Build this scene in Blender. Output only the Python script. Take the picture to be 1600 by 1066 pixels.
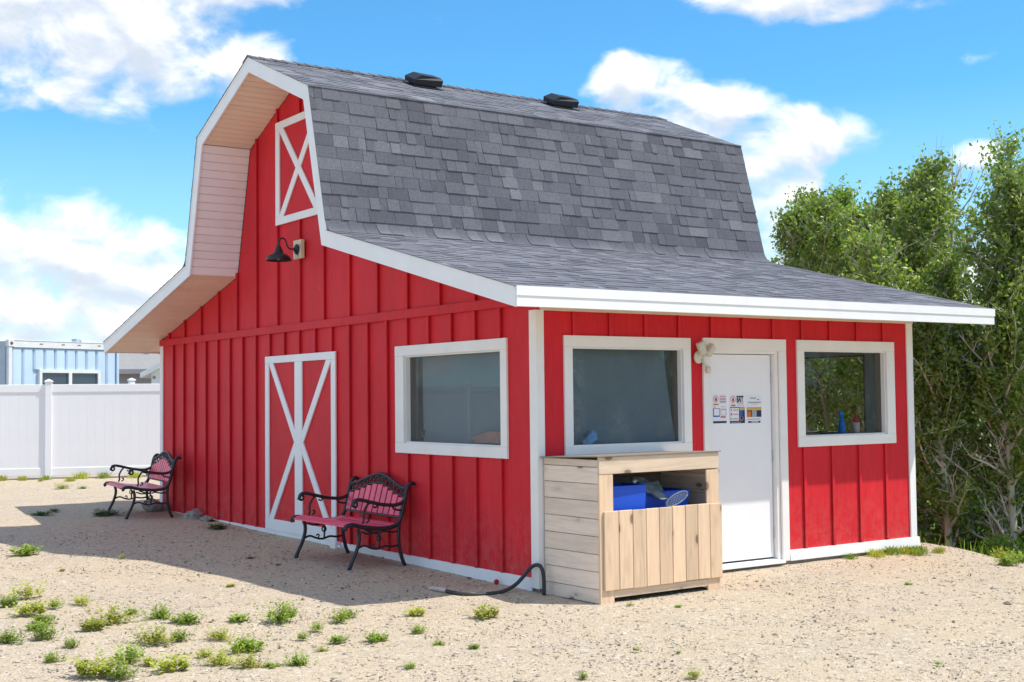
import bpy, bmesh, math, random
import numpy as np
from mathutils import Vector, Matrix, noise
R = math.radians
S = bpy.context.scene
for o in list(bpy.data.objects):
    bpy.data.objects.remove(o)
COL = S.collection

# ------------------------------------------------------------------ camera, sky, sun, exposure
cam = bpy.data.cameras.new('camera')
cam.sensor_width = 36.0
cam.lens = 2023.19 / 1600 * 36
cam.clip_end = 3000
cam.clip_start = 0.1
co = bpy.data.objects.new('camera', cam)
COL.objects.link(co)
rt = Vector((0.82326604, -0.56755397, -0.01074798))
up = Vector((-0.01642613, -0.04274444, 0.998951))
fw = Vector((0.56741802, 0.82222588, 0.04451276))
m = Matrix((rt, up, -fw)).transposed().to_4x4()
m.translation = (-6.5833, -9.16519, 1.64522)
co.matrix_world = m
S.camera = co

SUN = Vector((0.42, -0.385, 1.0)).normalized()
sun = bpy.data.lights.new('sun', 'SUN')
sun.energy = 2.2
sun.angle = R(0.53)
sun.color = (1.0, 0.945, 0.86)
so = bpy.data.objects.new('sun', sun)
so.rotation_euler = SUN.to_track_quat('Z', 'Y').to_euler()
so.location = (6, -6, 14)
COL.objects.link(so)

S.view_settings.view_transform = 'Standard'
S.view_settings.look = 'None'
S.view_settings.gamma = 1
S.view_settings.use_curve_mapping = False
S.view_settings.exposure = 1.13
S.cycles.use_denoising = True
S.cycles.max_bounces = 8
S.cycles.transparent_max_bounces = 16
S.cycles.sample_clamp_indirect = 8


class NT:
    """tiny helper to write node trees as expressions"""
    def __init__(s, nt):
        s.nt = nt
        nt.nodes.clear()

    def n(s, typ, **kw):
        nd = s.nt.nodes.new(typ)
        for k, v in kw.items():
            setattr(nd, k, v)
        return nd

    def set(s, sock, v):
        if isinstance(v, bpy.types.NodeSocket):
            s.nt.links.new(v, sock)
        elif v is not None:
            sock.default_value = v

    def math(s, op, a, b=None, c=None, clamp=False):
        nd = s.n('ShaderNodeMath', operation=op, use_clamp=clamp)
        s.set(nd.inputs[0], a)
        if b is not None:
            s.set(nd.inputs[1], b)
        if c is not None:
            s.set(nd.inputs[2], c)
        return nd.outputs[0]

    def rng(s, v, a, b, c=0.0, d=1.0, smooth=False):
        nd = s.n('ShaderNodeMapRange')
        if smooth:
            nd.interpolation_type = 'SMOOTHSTEP'
        s.set(nd.inputs[0], v)
        for i, q in enumerate((a, b, c, d)):
            s.set(nd.inputs[i + 1], q)
        return nd.outputs[0]

    def mix(s, f, a, b, mode='MIX'):
        nd = s.n('ShaderNodeMix', data_type='RGBA', blend_type=mode)
        s.set(nd.inputs[0], f)
        for i, q in ((6, a), (7, b)):
            if isinstance(q, tuple) and len(q) == 3:
                q = q + (1,)
            s.set(nd.inputs[i], q)
        return nd.outputs[2]

    def noise(s, vec, scale, detail=4, rough=.55, dist=0.0):
        nd = s.n('ShaderNodeTexNoise')
        s.set(nd.inputs['Vector'], vec)
        s.set(nd.inputs['Scale'], scale)
        s.set(nd.inputs['Detail'], detail)
        s.set(nd.inputs['Roughness'], rough)
        s.set(nd.inputs['Distortion'], dist)
        return nd.outputs[0]

    def voro(s, vec, scale, out='Distance', feature='F1', rnd=1.0):
        nd = s.n('ShaderNodeTexVoronoi', feature=feature)
        s.set(nd.inputs['Vector'], vec)
        s.set(nd.inputs['Scale'], scale)
        s.set(nd.inputs['Randomness'], rnd)
        return nd.outputs[out]

    def mapv(s, vec, scale=(1, 1, 1), loc=(0, 0, 0), rot=(0, 0, 0)):
        nd = s.n('ShaderNodeMapping')
        s.set(nd.inputs[0], vec)
        s.set(nd.inputs['Scale'], scale)
        s.set(nd.inputs['Location'], loc)
        s.set(nd.inputs['Rotation'], rot)
        return nd.outputs[0]

    def bump(s, h, strength=.3, dist=.01, normal=None):
        nd = s.n('ShaderNodeBump')
        s.set(nd.inputs['Height'], h)
        nd.inputs['Strength'].default_value = strength
        nd.inputs['Distance'].default_value = dist
        if normal is not None:
            s.set(nd.inputs['Normal'], normal)
        return nd.outputs[0]

    def ramp(s, f, stops):
        nd = s.n('ShaderNodeValToRGB')
        el = nd.color_ramp.elements
        while len(el) < len(stops):
            el.new(.5)
        for e, (p, c) in zip(el, stops):
            e.position = p
            e.color = c + (1,) if len(c) == 3 else c
        s.set(nd.inputs[0], f)
        return nd.outputs[0]


# ---- world: daylight sky with fair-weather cumulus
W = bpy.data.worlds.new('World')
S.world = W
W.use_nodes = True
t = NT(W.node_tree)
out = t.n('ShaderNodeOutputWorld')
bg = t.n('ShaderNodeBackground')
bg.inputs['Strength'].default_value = 0.088
t.nt.links.new(bg.outputs[0], out.inputs[0])
sky = t.n('ShaderNodeTexSky', sky_type='NISHITA')
sky.sun_disc = False
sky.sun_elevation = math.asin(SUN.z)
sky.sun_rotation = math.atan2(SUN.x, SUN.y)
sky.altitude = 500
sky.air_density = 1.0
sky.dust_density = 0.3
sky.ozone_density = 1.6
SKYTINT = (0.40, 0.88, 1.10)
CLOUD = 7.3
skyc = t.mix(1.0, sky.outputs[0], SKYTINT, 'MULTIPLY')
tc = t.n('ShaderNodeTexCoord').outputs['Generated']
sx = t.n('ShaderNodeSeparateXYZ')
t.set(sx.inputs[0], tc)
AZ = t.math('MULTIPLY', t.math('ARCTAN2', sx.outputs[0], sx.outputs[1]), 57.29578)
EL = t.math('MULTIPLY', t.math('ARCSINE', sx.outputs[2]), 57.29578)
# (azimuth, elevation, half width, half height, weight) of the clouds, degrees on the sky dome
BLOBS = [(15.5, 15.8, 8.0, 3.4, 1.0), (21.3, 14.2, 3.2, 1.9, .8), (22.0, 18.5, 4.0, 2.0, .9), (12.8, 5.6, 4.6, 3.0, 1.0), (17.4, 5.8, 3.2, 2.9, 1.05), (22, 5.0, 3.0, 2.2, .7),
         (15.0, 3.2, 16, 2.2, .9), (40.4, 13.4, 2.2, 1.5, .85), (41.9, 12.9, 2.2, 1.4, 1.0), (43.2, 12.3, 3.2, 1.5, .95), (46.8, 11.2, 3.6, 1.2, .85), (45.5, 10.0, 2.0, 1.1, .6),
         (49.3, 17.6, 7.0, 1.7, 1.0), (46.6, 8.0, 2.0, 1.9, .9), (49, 4, 9, 2.4, .8), (54.6, 9.9, .9, .7, .5), (33, 2.5, 10, 2.0, .8),
         (60, 6.0, 6, 3.2, 1), (68, 13, 7, 3.0, 1), (2, 9, 7, 4, 1), (-8, 16, 6, 3, 1)]


def cloud_density(el_shift, detail):
    az2 = AZ
    el2 = t.math('ADD', EL, el_shift) if el_shift else EL
    cv = t.n('ShaderNodeCombineXYZ')
    t.set(cv.inputs[0], az2)
    t.set(cv.inputs[1], t.math('MULTIPLY', el2, 1.5))
    n1 = t.noise(cv.outputs[0], .30, detail, .54, .3)
    best = None
    for (a, e, ra, re, w) in BLOBS:
        u = t.math('MULTIPLY', t.math('SUBTRACT', az2, a), 1 / ra)
        v = t.math('MULTIPLY', t.math('SUBTRACT', el2, e), 1 / re)
        q = t.math('ADD', t.math('MULTIPLY', u, u), t.math('MULTIPLY', v, v))
        b = t.math('MULTIPLY', t.math('SUBTRACT', 1.0, q), w)
        best = b if best is None else t.math('SMOOTH_MAX', best, b, .25)
    best = t.math('MAXIMUM', best, -.9)
    # the rest of the dome, unseen: noise clouds, cover raised to brighten ambient light
    pv = t.n('ShaderNodeCombineXYZ')
    zc = t.math('ADD', t.math('ABSOLUTE', sx.outputs[2]), .12)
    t.set(pv.inputs[0], t.math('DIVIDE', sx.outputs[0], zc))
    t.set(pv.inputs[1], t.math('DIVIDE', sx.outputs[1], zc))
    big = t.noise(pv.outputs[0], .9, 4, .55)
    far = t.math('SUBTRACT', 1.0, t.math('MULTIPLY', t.rng(AZ, -14, 4, 0, 1), t.rng(AZ, 76, 62, 0, 1)))
    high = t.rng(EL, 19, 24, 0, 1)
    outside = t.math('MAXIMUM', far, high)
    rest = t.math('MULTIPLY', t.math('SUBTRACT', big, .475), 7.0)
    rest = t.math('ADD', t.math('MULTIPLY', rest, outside), t.math('MULTIPLY', t.math('SUBTRACT', outside, 1.0), 2.0))
    best = t.math('MAXIMUM', best, rest)
    return t.math('ADD', best, t.math('MULTIPLY', t.math('SUBTRACT', n1, .5), 3.4))


d0 = cloud_density(0, 6)
d1 = cloud_density(.9, 5)
alpha = t.rng(d0, -.25, .85, 0, 1, True)
lit = t.rng(t.math('SUBTRACT', d1, d0), -.9, .7, 1.0, .0, True)
core = t.rng(d0, .2, 1.6, 0, 1)
ccol = t.mix(lit, (.55, .60, .68), (1.0, .99, .98))
ccol = t.mix(t.math('MULTIPLY', core, t.math('SUBTRACT', 1.0, lit)), ccol, (.45, .52, .60))
cl = t.n('ShaderNodeVectorMath', operation='SCALE')
t.set(cl.inputs[0], ccol)
cl.inputs[3].default_value = CLOUD
haze = t.rng(EL, 13, 0, 0, .55)
skyc = t.mix(haze, skyc, (5.0, 6.0, 6.8))
t.set(bg.inputs[0], t.mix(t.math('MULTIPLY', alpha, .97), skyc, cl.outputs[0]))


# ------------------------------------------------------------------ materials
MATS = {}


def new_mat(name):
    mt = bpy.data.materials.new(name)
    mt.use_nodes = True
    MATS[name] = mt
    q = NT(mt.node_tree)
    o = q.n('ShaderNodeOutputMaterial')
    p = q.n('ShaderNodeBsdfPrincipled')
    q.nt.links.new(p.outputs[0], o.inputs[0])
    return mt, q, p, o


def mat(name, col, rough=.55, var=.08, scale=6, stretch=(1, 1, 1), bump=0, bscale=60, bstretch=None, metal=0, rnd=0, spec=.4, coat=0):
    mt, q, p, o = new_mat(name)
    oc = q.n('ShaderNodeTexCoord').outputs['Object']
    v = q.mapv(oc, stretch)
    f = q.rng(q.noise(v, scale, 5, .6), .3, .7, 1 - var, 1 + var)
    if rnd:
        oi = q.n('ShaderNodeObjectInfo').outputs['Random']
        f = q.math('MULTIPLY', f, q.rng(oi, 0, 1, 1 - rnd, 1 + rnd))
    sc = q.n('ShaderNodeVectorMath', operation='SCALE')
    sc.inputs[0].default_value = col
    q.set(sc.inputs[3], f)
    q.set(p.inputs['Base Color'], sc.outputs[0])
    p.inputs['Roughness'].default_value = rough
    p.inputs['Metallic'].default_value = metal
    p.inputs['Specular IOR Level'].default_value = spec
    p.inputs['Coat Weight'].default_value = coat
    if bump:
        bv = q.mapv(oc, bstretch or stretch)
        q.set(p.inputs['Normal'], q.bump(q.noise(bv, bscale, 4, .6), bump, .004))
    return mt


# red siding: embossed vertical cedar grain, chalky in places
def siding(name, col):
    mt, q, p, o = new_mat(name)
    oc = q.n('ShaderNodeTexCoord').outputs['Object']
    g = q.noise(q.mapv(oc, (60, 60, 2.2)), 1.0, 6, .65, .4)
    b = q.noise(q.mapv(oc, (1.2, 1.2, .6)), 1.6, 4, .6)
    sp = q.noise(oc, 140, 2, .5)
    f = q.math('MULTIPLY', q.rng(g, .3, .75, .88, 1.14), q.rng(b, .3, .7, .9, 1.1))
    f = q.math('MULTIPLY', f, q.rng(sp, .3, .75, .93, 1.1))
    oi = q.n('ShaderNodeObjectInfo').outputs['Random']
    f = q.math('MULTIPLY', f, q.rng(oi, 0, 1, .95, 1.06))
    sc = q.n('ShaderNodeVectorMath', operation='SCALE')
    sc.inputs[0].default_value = col
    q.set(sc.inputs[3], f)
    fade = q.math('MULTIPLY', q.rng(q.noise(q.mapv(oc, (22, 22, 3)), 1, 5, .7), .60, .82), .16)
    cf = q.mix(fade, sc.outputs[0], (.62, .17, .19))
    sz = q.n('ShaderNodeSeparateXYZ')
    q.set(sz.inputs[0], oc)
    spl = q.math('MULTIPLY', q.rng(sz.outputs[2], .75, .08), q.rng(q.noise(oc, 9, 5, .7), .42, .72, 0, .26))
    cf = q.mix(spl, cf, (.46, .33, .25))
    chip = q.math('MULTIPLY', q.rng(q.voro(q.mapv(oc, (1, 1, .7)), 4.2), .016, .03, 1, 0), q.rng(b, .45, .6))
    cf = q.mix(chip, cf, (.62, .52, .50))
    q.set(p.inputs['Base Color'], cf)
    p.inputs['Roughness'].default_value = .5
    p.inputs['Specular IOR Level'].default_value = .12
    q.set(p.inputs['Normal'], q.bump(q.math('ADD', g, q.math('MULTIPLY', sp, .35)), .35, .004))
    return mt


siding('red_siding', (.64, .027, .039))
mat('white_paint', (.85, .85, .86), .5, .035, 3, (1, 1, 1), .12, 30, (1, 1, 1))
mat('white_casing', (.84, .825, .80), .5, .04, 3, (1, 1, 1), .12, 30)
mat('door_white', (.87, .86, .88), .35, .02, 2)
mat('vinyl', (.84, .84, .87), .4, .02, 2, rnd=.008)
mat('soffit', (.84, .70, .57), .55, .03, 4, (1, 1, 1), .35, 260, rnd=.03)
mat('soffit_bounce_fix', (.90, .86, .85), .55, .03, 4, (1, 1, 1), .35, 260, rnd=.03)  # lighter soffit copy for steep runs, offsets red light bounced off the wall
mat('trim_beige', (.70, .60, .48), .55, .06, 6)
mat('concrete', (.30, .27, .23), .9, .2, 9, bump=.5, bscale=40)
mat('drywall', (.66, .70, .74), .8, .04, 2)
mat('blind_cloth', (.225, .275, .315), .9, .05, 2)
mat('bin_shade', (.22, .2, .18), .85, .1, 3)  # boards inside the bin, coloured dark to stand in for deep shade
mat('raw_jamb', (.30, .25, .21), .7, .12, 5, (1, 1, .2))
mat('rubber', (.012, .012, .014), .6, .1, 5)
mat('black_iron', (.018, .020, .026), .42, .25, 20, bump=.25, bscale=90, spec=.5)
mat('black_paint', (.014, .016, .022), .38, .15, 8, spec=.5)
mat('vent_plastic', (.016, .019, .026), .5, .15, 8)
mat('red_slat', (.78, .075, .15), .34, .14, 9, (1, 1, 1), .25, 60, rnd=.16, spec=.5)
mat('blue_plastic', (.010, .09, .62), .35, .05, 3, spec=.45)
mat('grey_net', (.20, .24, .26), .6, .2, 20)
mat('steel', (.55, .56, .58), .35, .1, 9, metal=.9)
mat('aged_white_plastic', (.66, .61, .48), .5, .1, 12)
mat('lens_glass', (.55, .58, .50), .15, .08, 30)
mat('hose_black', (.035, .04, .045), .55, .15, 12)
mat('hose_pale', (.55, .48, .40), .7, .2, 25)
mat('red_plastic', (.40, .01, .03), .4, .05, 5)
mat('rock', (.30, .28, .25), .9, .25, 14, bump=.8, bscale=30)
mat('container_blue', (.50, .63, .78), .5, .07, 2.5, (1, 1, .4), .1, 12, rnd=.04)
mat('container_white', (.70, .71, .72), .5, .07, 4, (1, 1, 1), .1, 20)
mat('container_grey', (.42, .46, .56), .5, .06, 3, rnd=.04)
mat('rust', (.20, .05, .02), .85, .3, 20)
mat('house_wall', (.40, .36, .37), .7, .05, 3)
mat('house_roof', (.30, .29, .28), .85, .12, 8)
mat('paper', (.78, .80, .84), .6, .02, 4)
mat('ink_navy', (.02, .03, .09), .6, .1, 30)
mat('ink_red', (.50, .06, .03), .6, .1, 30)
mat('ink_orange', (.60, .17, .03), .6, .1, 30)
mat('ink_pink', (.62, .38, .42), .6, .1, 30)
mat('ink_blue', (.03, .12, .42), .6, .1, 30)
mat('ink_black', (.02, .02, .022), .6, .1, 30)
mat('ink_grey', (.35, .38, .42), .6, .1, 30)
mat('ink_gold', (.62, .40, .10), .6, .1, 30)
mat('cleaner_blue', (.01, .16, .60), .3, .05, 8)
mat('bottle_red', (.45, .02, .04), .35, .05, 8)
mat('bottle_clear', (.50, .42, .40), .25, .08, 8)
mat('cloth_blue', (.22, .42, .70), .8, .25, 18)
mat('cloth_skin', (.42, .24, .20), .8, .15, 12)
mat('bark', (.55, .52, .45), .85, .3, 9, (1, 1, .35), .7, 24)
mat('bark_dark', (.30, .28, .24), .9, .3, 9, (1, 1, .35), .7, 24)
mat('twig', (.62, .57, .50), .85, .2, 9)
mat('asphalt_edge', (.03, .03, .035), .8, .2, 20)

# roof shingles: granules, per-piece tone
mt, q, p, o = new_mat('shingle')
oc = q.n('ShaderNodeTexCoord').outputs['Object']
oi = q.n('ShaderNodeObjectInfo').outputs['Random']
isl = q.n('ShaderNodeNewGeometry').outputs['Random Per Island']
rr = q.math('FRACT', q.math('ADD', oi, q.math('MULTIPLY', isl, 1.0)))
tone = q.ramp(rr, [(0, (.140, .140, .162)), (.28, (.178, .178, .202)), (.70, (.205, .204, .228)), (.92, (.232, .230, .252)), (1, (.285, .282, .298))])
gran = q.noise(oc, 170, 3, .7)
g2 = q.noise(oc, 34, 4, .7)
f = q.math('MULTIPLY', q.rng(gran, .3, .72, .6, 1.5), q.rng(g2, .3, .7, .85, 1.15))
f = q.math('MULTIPLY', f, q.rng(q.noise(oc, 1.3, 3, .5), .3, .7, .92, 1.08))
sc = q.n('ShaderNodeVectorMath', operation='SCALE')
q.set(sc.inputs[0], tone)
q.set(sc.inputs[3], f)
q.set(p.inputs['Base Color'], sc.outputs[0])
p.inputs['Roughness'].default_value = .9
p.inputs['Diffuse Roughness'].default_value = 1.0
p.inputs['Specular IOR Level'].default_value = .25


# softwood boards: grain along the board, knots, weathering
def wood(name, col, axis, grey=0.0):
    mt, q, p, o = new_mat(name)
    oc = q.n('ShaderNodeTexCoord').outputs['Object']
    oi = q.n('ShaderNodeObjectInfo').outputs['Random']
    off = q.n('ShaderNodeCombineXYZ')
    for i in range(3):
        q.set(off.inputs[i], q.math('MULTIPLY', oi, (37.0, 53.0, 29.0)[i]))
    va = q.n('ShaderNodeVectorMath', operation='ADD')
    q.set(va.inputs[0], oc)
    q.set(va.inputs[1], off.outputs[0])
    st = [14, 14, 14]
    st[axis] = 1.1
    v = q.mapv(va.outputs[0], tuple(st))
    g = q.noise(v, 1.6, 6, .62, 1.2)
    fine = q.noise(q.mapv(va.outputs[0], tuple(x * 5 for x in st)), 1.5, 3, .6)
    kst = [6.5, 6.5, 6.5]
    kst[axis] = 3.2
    kd = q.voro(q.mapv(va.outputs[0], tuple(kst)), 1.0)
    knot = q.rng(kd, .10, .17, 1, 0, True)
    ring = q.math('MULTIPLY', q.rng(kd, .14, .36, 1, 0, True), .35)
    c = q.ramp(g, [(.25, tuple(x * .80 for x in col)), (.48, col), (.75, tuple(min(1, x * 1.14) for x in col))])
    c = q.mix(q.math('MULTIPLY', q.rng(fine, .45, .8), .16), c, tuple(x * .62 for x in col))
    c = q.mix(ring, c, tuple(x * .66 for x in col))
    c = q.mix(q.math('MULTIPLY', knot, .75), c, (.14, .075, .04))
    if grey:
        c = q.mix(q.rng(q.noise(oc, 2.2, 4, .6), .3, .7, grey * .6, grey * 1.3), c, (.30, .27, .25))
    sc = q.n('ShaderNodeVectorMath', operation='SCALE')
    q.set(sc.inputs[0], c)
    q.set(sc.inputs[3], q.rng(oi, 0, 1, .86, 1.12))
    q.set(p.inputs['Base Color'], sc.outputs[0])
    p.inputs['Roughness'].default_value = .7
    p.inputs['Specular IOR Level'].default_value = .25
    q.set(p.inputs['Normal'], q.bump(q.math('ADD', g, fine), .25, .003))


wood('wood_upright', (.73, .53, .36), 2)
wood('wood_rail', (.74, .58, .43), 0)
wood('wood_side', (.82, .665, .545), 1, .08)
wood('wood_lid', (.26, .21, .16), 0, .6)
wood('wood_block', (.70, .60, .42), 2)

# window glass: thin pane that lets light through and mirrors by fresnel
mt, q, p, o = new_mat('glass')
tr = q.n('ShaderNodeBsdfTransparent')
tr.inputs[0].default_value = (.86, .885, .89, 1)
gl = q.n('ShaderNodeBsdfGlossy')
gl.inputs['Roughness'].default_value = .015
ge = q.n('ShaderNodeNewGeometry')
dt = q.n('ShaderNodeVectorMath', operation='DOT_PRODUCT')
q.set(dt.inputs[0], ge.outputs['Incoming'])
q.set(dt.inputs[1], ge.outputs['Normal'])
sch = q.math('POWER', q.math('SUBTRACT', 1.0, q.math('ABSOLUTE', dt.outputs['Value'])), 5.0)
sch = q.math('MULTIPLY', q.math('ADD', .04, q.math('MULTIPLY', sch, .96)), .6)
ms = q.n('ShaderNodeMixShader')
q.set(ms.inputs[0], sch)
q.nt.links.new(tr.outputs[0], ms.inputs[1])
q.nt.links.new(gl.outputs[0], ms.inputs[2])
q.nt.links.new(ms.outputs[0], o.inputs[0])

# a darker, mirror-like pane for the far windows
mt, q, p, o = new_mat('dark_pane')
p.inputs['Base Color'].default_value = (.03, .06, .085, 1)
p.inputs['Roughness'].default_value = .05
p.inputs['Specular IOR Level'].default_value = .8


def leafmat(name, c0, c1, trans=.35, gloss=.45):
    mt, q, p, o = new_mat(name)
    isl = q.n('ShaderNodeNewGeometry').outputs['Random Per Island']
    oi = q.n('ShaderNodeObjectInfo').outputs['Random']
    c = q.mix(isl, c0, c1)
    sc = q.n('ShaderNodeVectorMath', operation='SCALE')
    q.set(sc.inputs[0], c)
    q.set(sc.inputs[3], q.rng(oi, 0, 1, .82, 1.18))
    q.set(p.inputs['Base Color'], sc.outputs[0])
    p.inputs['Roughness'].default_value = gloss
    p.inputs['Specular IOR Level'].default_value = .5
    tl = q.n('ShaderNodeBsdfTranslucent')
    q.set(tl.inputs[0], q.mix(1.0, sc.outputs[0], (1.25, 1.3, .6), 'MULTIPLY'))
    ms = q.n('ShaderNodeMixShader')
    ms.inputs[0].default_value = trans
    q.nt.links.new(p.outputs[0], ms.inputs[1])
    q.nt.links.new(tl.outputs[0], ms.inputs[2])
    q.nt.links.new(ms.outputs[0], o.inputs[0])


leafmat('leaf', (.14, .225, .04), (.36, .46, .13), .5, .32)
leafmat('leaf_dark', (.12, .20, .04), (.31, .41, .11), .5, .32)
leafmat('leaf_bush', (.12, .24, .03), (.28, .46, .08), .5)
leafmat('weed_green', (.17, .27, .03), (.38, .48, .08), .3, .6)
leafmat('weed_yellow', (.30, .36, .04), (.52, .52, .09), .3, .6)
leafmat('weed_shaded', (.05, .12, .025), (.13, .24, .05), .3, .6)  # weed leaf colour darkened for the clumps standing in the barn's shadow

# gravel ground: fine stones in tan dust, grass past the crest and the fence
mt, q, p, o = new_mat('gravel')
oc = q.n('ShaderNodeTexCoord').outputs['Object']
sp = q.n('ShaderNodeSeparateXYZ')
q.set(sp.inputs[0], oc)
vc = q.voro(oc, 78, 'Color')
sv = q.n('ShaderNodeSeparateXYZ')
q.set(sv.inputs[0], vc)
vc2 = q.voro(oc, 26, 'Color')
sv2 = q.n('ShaderNodeSeparateXYZ')
q.set(sv2.inputs[0], vc2)
stone = q.ramp(sv.outputs[0], [(0, (.20, .165, .13)), (.14, (.37, .31, .24)), (.5, (.50, .415, .30)), (.8, (.58, .485, .36)), (1, (.68, .60, .48))])
big = q.noise(oc, .55, 5, .6)
dust = q.mix(q.rng(big, .35, .65), (.55, .44, .295), (.50, .42, .325))
c = q.mix(q.math('MULTIPLY', q.rng(q.noise(oc, 2.4, 5, .65), .35, .66, .25, .7), q.rng(q.noise(oc, .8, 3, .5), .35, .6, .75, 1.1)), stone, dust)
trk = q.noise(q.mapv(oc, (.35, 1.3, 1), (0, 0, 0), (0, 0, .55)), 1.1, 4, .6)
c = q.mix(q.rng(trk, .52, .70, 0, .38), c, (.40, .345, .285))
c = q.mix(q.math('MULTIPLY', q.rng(sv2.outputs[1], .965, .98), .6), c, (.13, .115, .105))
c = q.mix(q.math('MULTIPLY', q.rng(sv2.outputs[2], .95, .97), .5), c, (.66, .60, .52))
green = q.mix(q.noise(oc, 30, 4, .7), (.10, .20, .03), (.26, .42, .07))
edge = q.math('ADD', sp.outputs[0], q.math('MULTIPLY', q.math('SUBTRACT', q.noise(oc, 1.6, 4, .6), .5), 1.4))
gm = q.math('MULTIPLY', q.rng(edge, 6.5, 7.1), q.math('MULTIPLY', q.rng(sp.outputs[1], -5, -3), q.rng(sp.outputs[1], 16, 13)))
edge2 = q.math('ADD', sp.outputs[1], q.math('MULTIPLY', q.math('SUBTRACT', q.noise(oc, 1.1, 4, .6), .5), 3))
c = q.mix(q.math('MULTIPLY', q.rng(edge2, 18.2, 19.2), .55), c, (.26, .25, .12))
c = q.mix(gm, c, green)
moss = q.math('MULTIPLY', q.rng(q.noise(oc, 1.7, 5, .7), .62, .75), q.rng(sp.outputs[1], 9, 15, 0, .45))
c = q.mix(moss, c, (.22, .24, .08))
q.set(p.inputs['Base Color'], c)
p.inputs['Roughness'].default_value = .95
p.inputs['Specular IOR Level'].default_value = .15
hgt = q.math('ADD', q.math('MULTIPLY', q.voro(oc, 62), -.8), q.math('ADD', q.math('MULTIPLY', q.noise(oc, 24, 4, .6), .7), q.math('MULTIPLY', q.noise(oc, 6, 3, .5), 1.2)))
q.set(p.inputs['Normal'], q.bump(hgt, .65, .014))

mt, q, p, o = new_mat('pebble')
isl = q.n('ShaderNodeNewGeometry').outputs['Random Per Island']
q.set(p.inputs['Base Color'], q.ramp(isl, [(0, (.15, .13, .115)), (.22, (.32, .27, .215)), (.6, (.50, .42, .32)), (.9, (.60, .51, .40)), (1, (.72, .66, .57))]))
p.inputs['Roughness'].default_value = .9
p.inputs['Specular IOR Level'].default_value = .2


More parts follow.
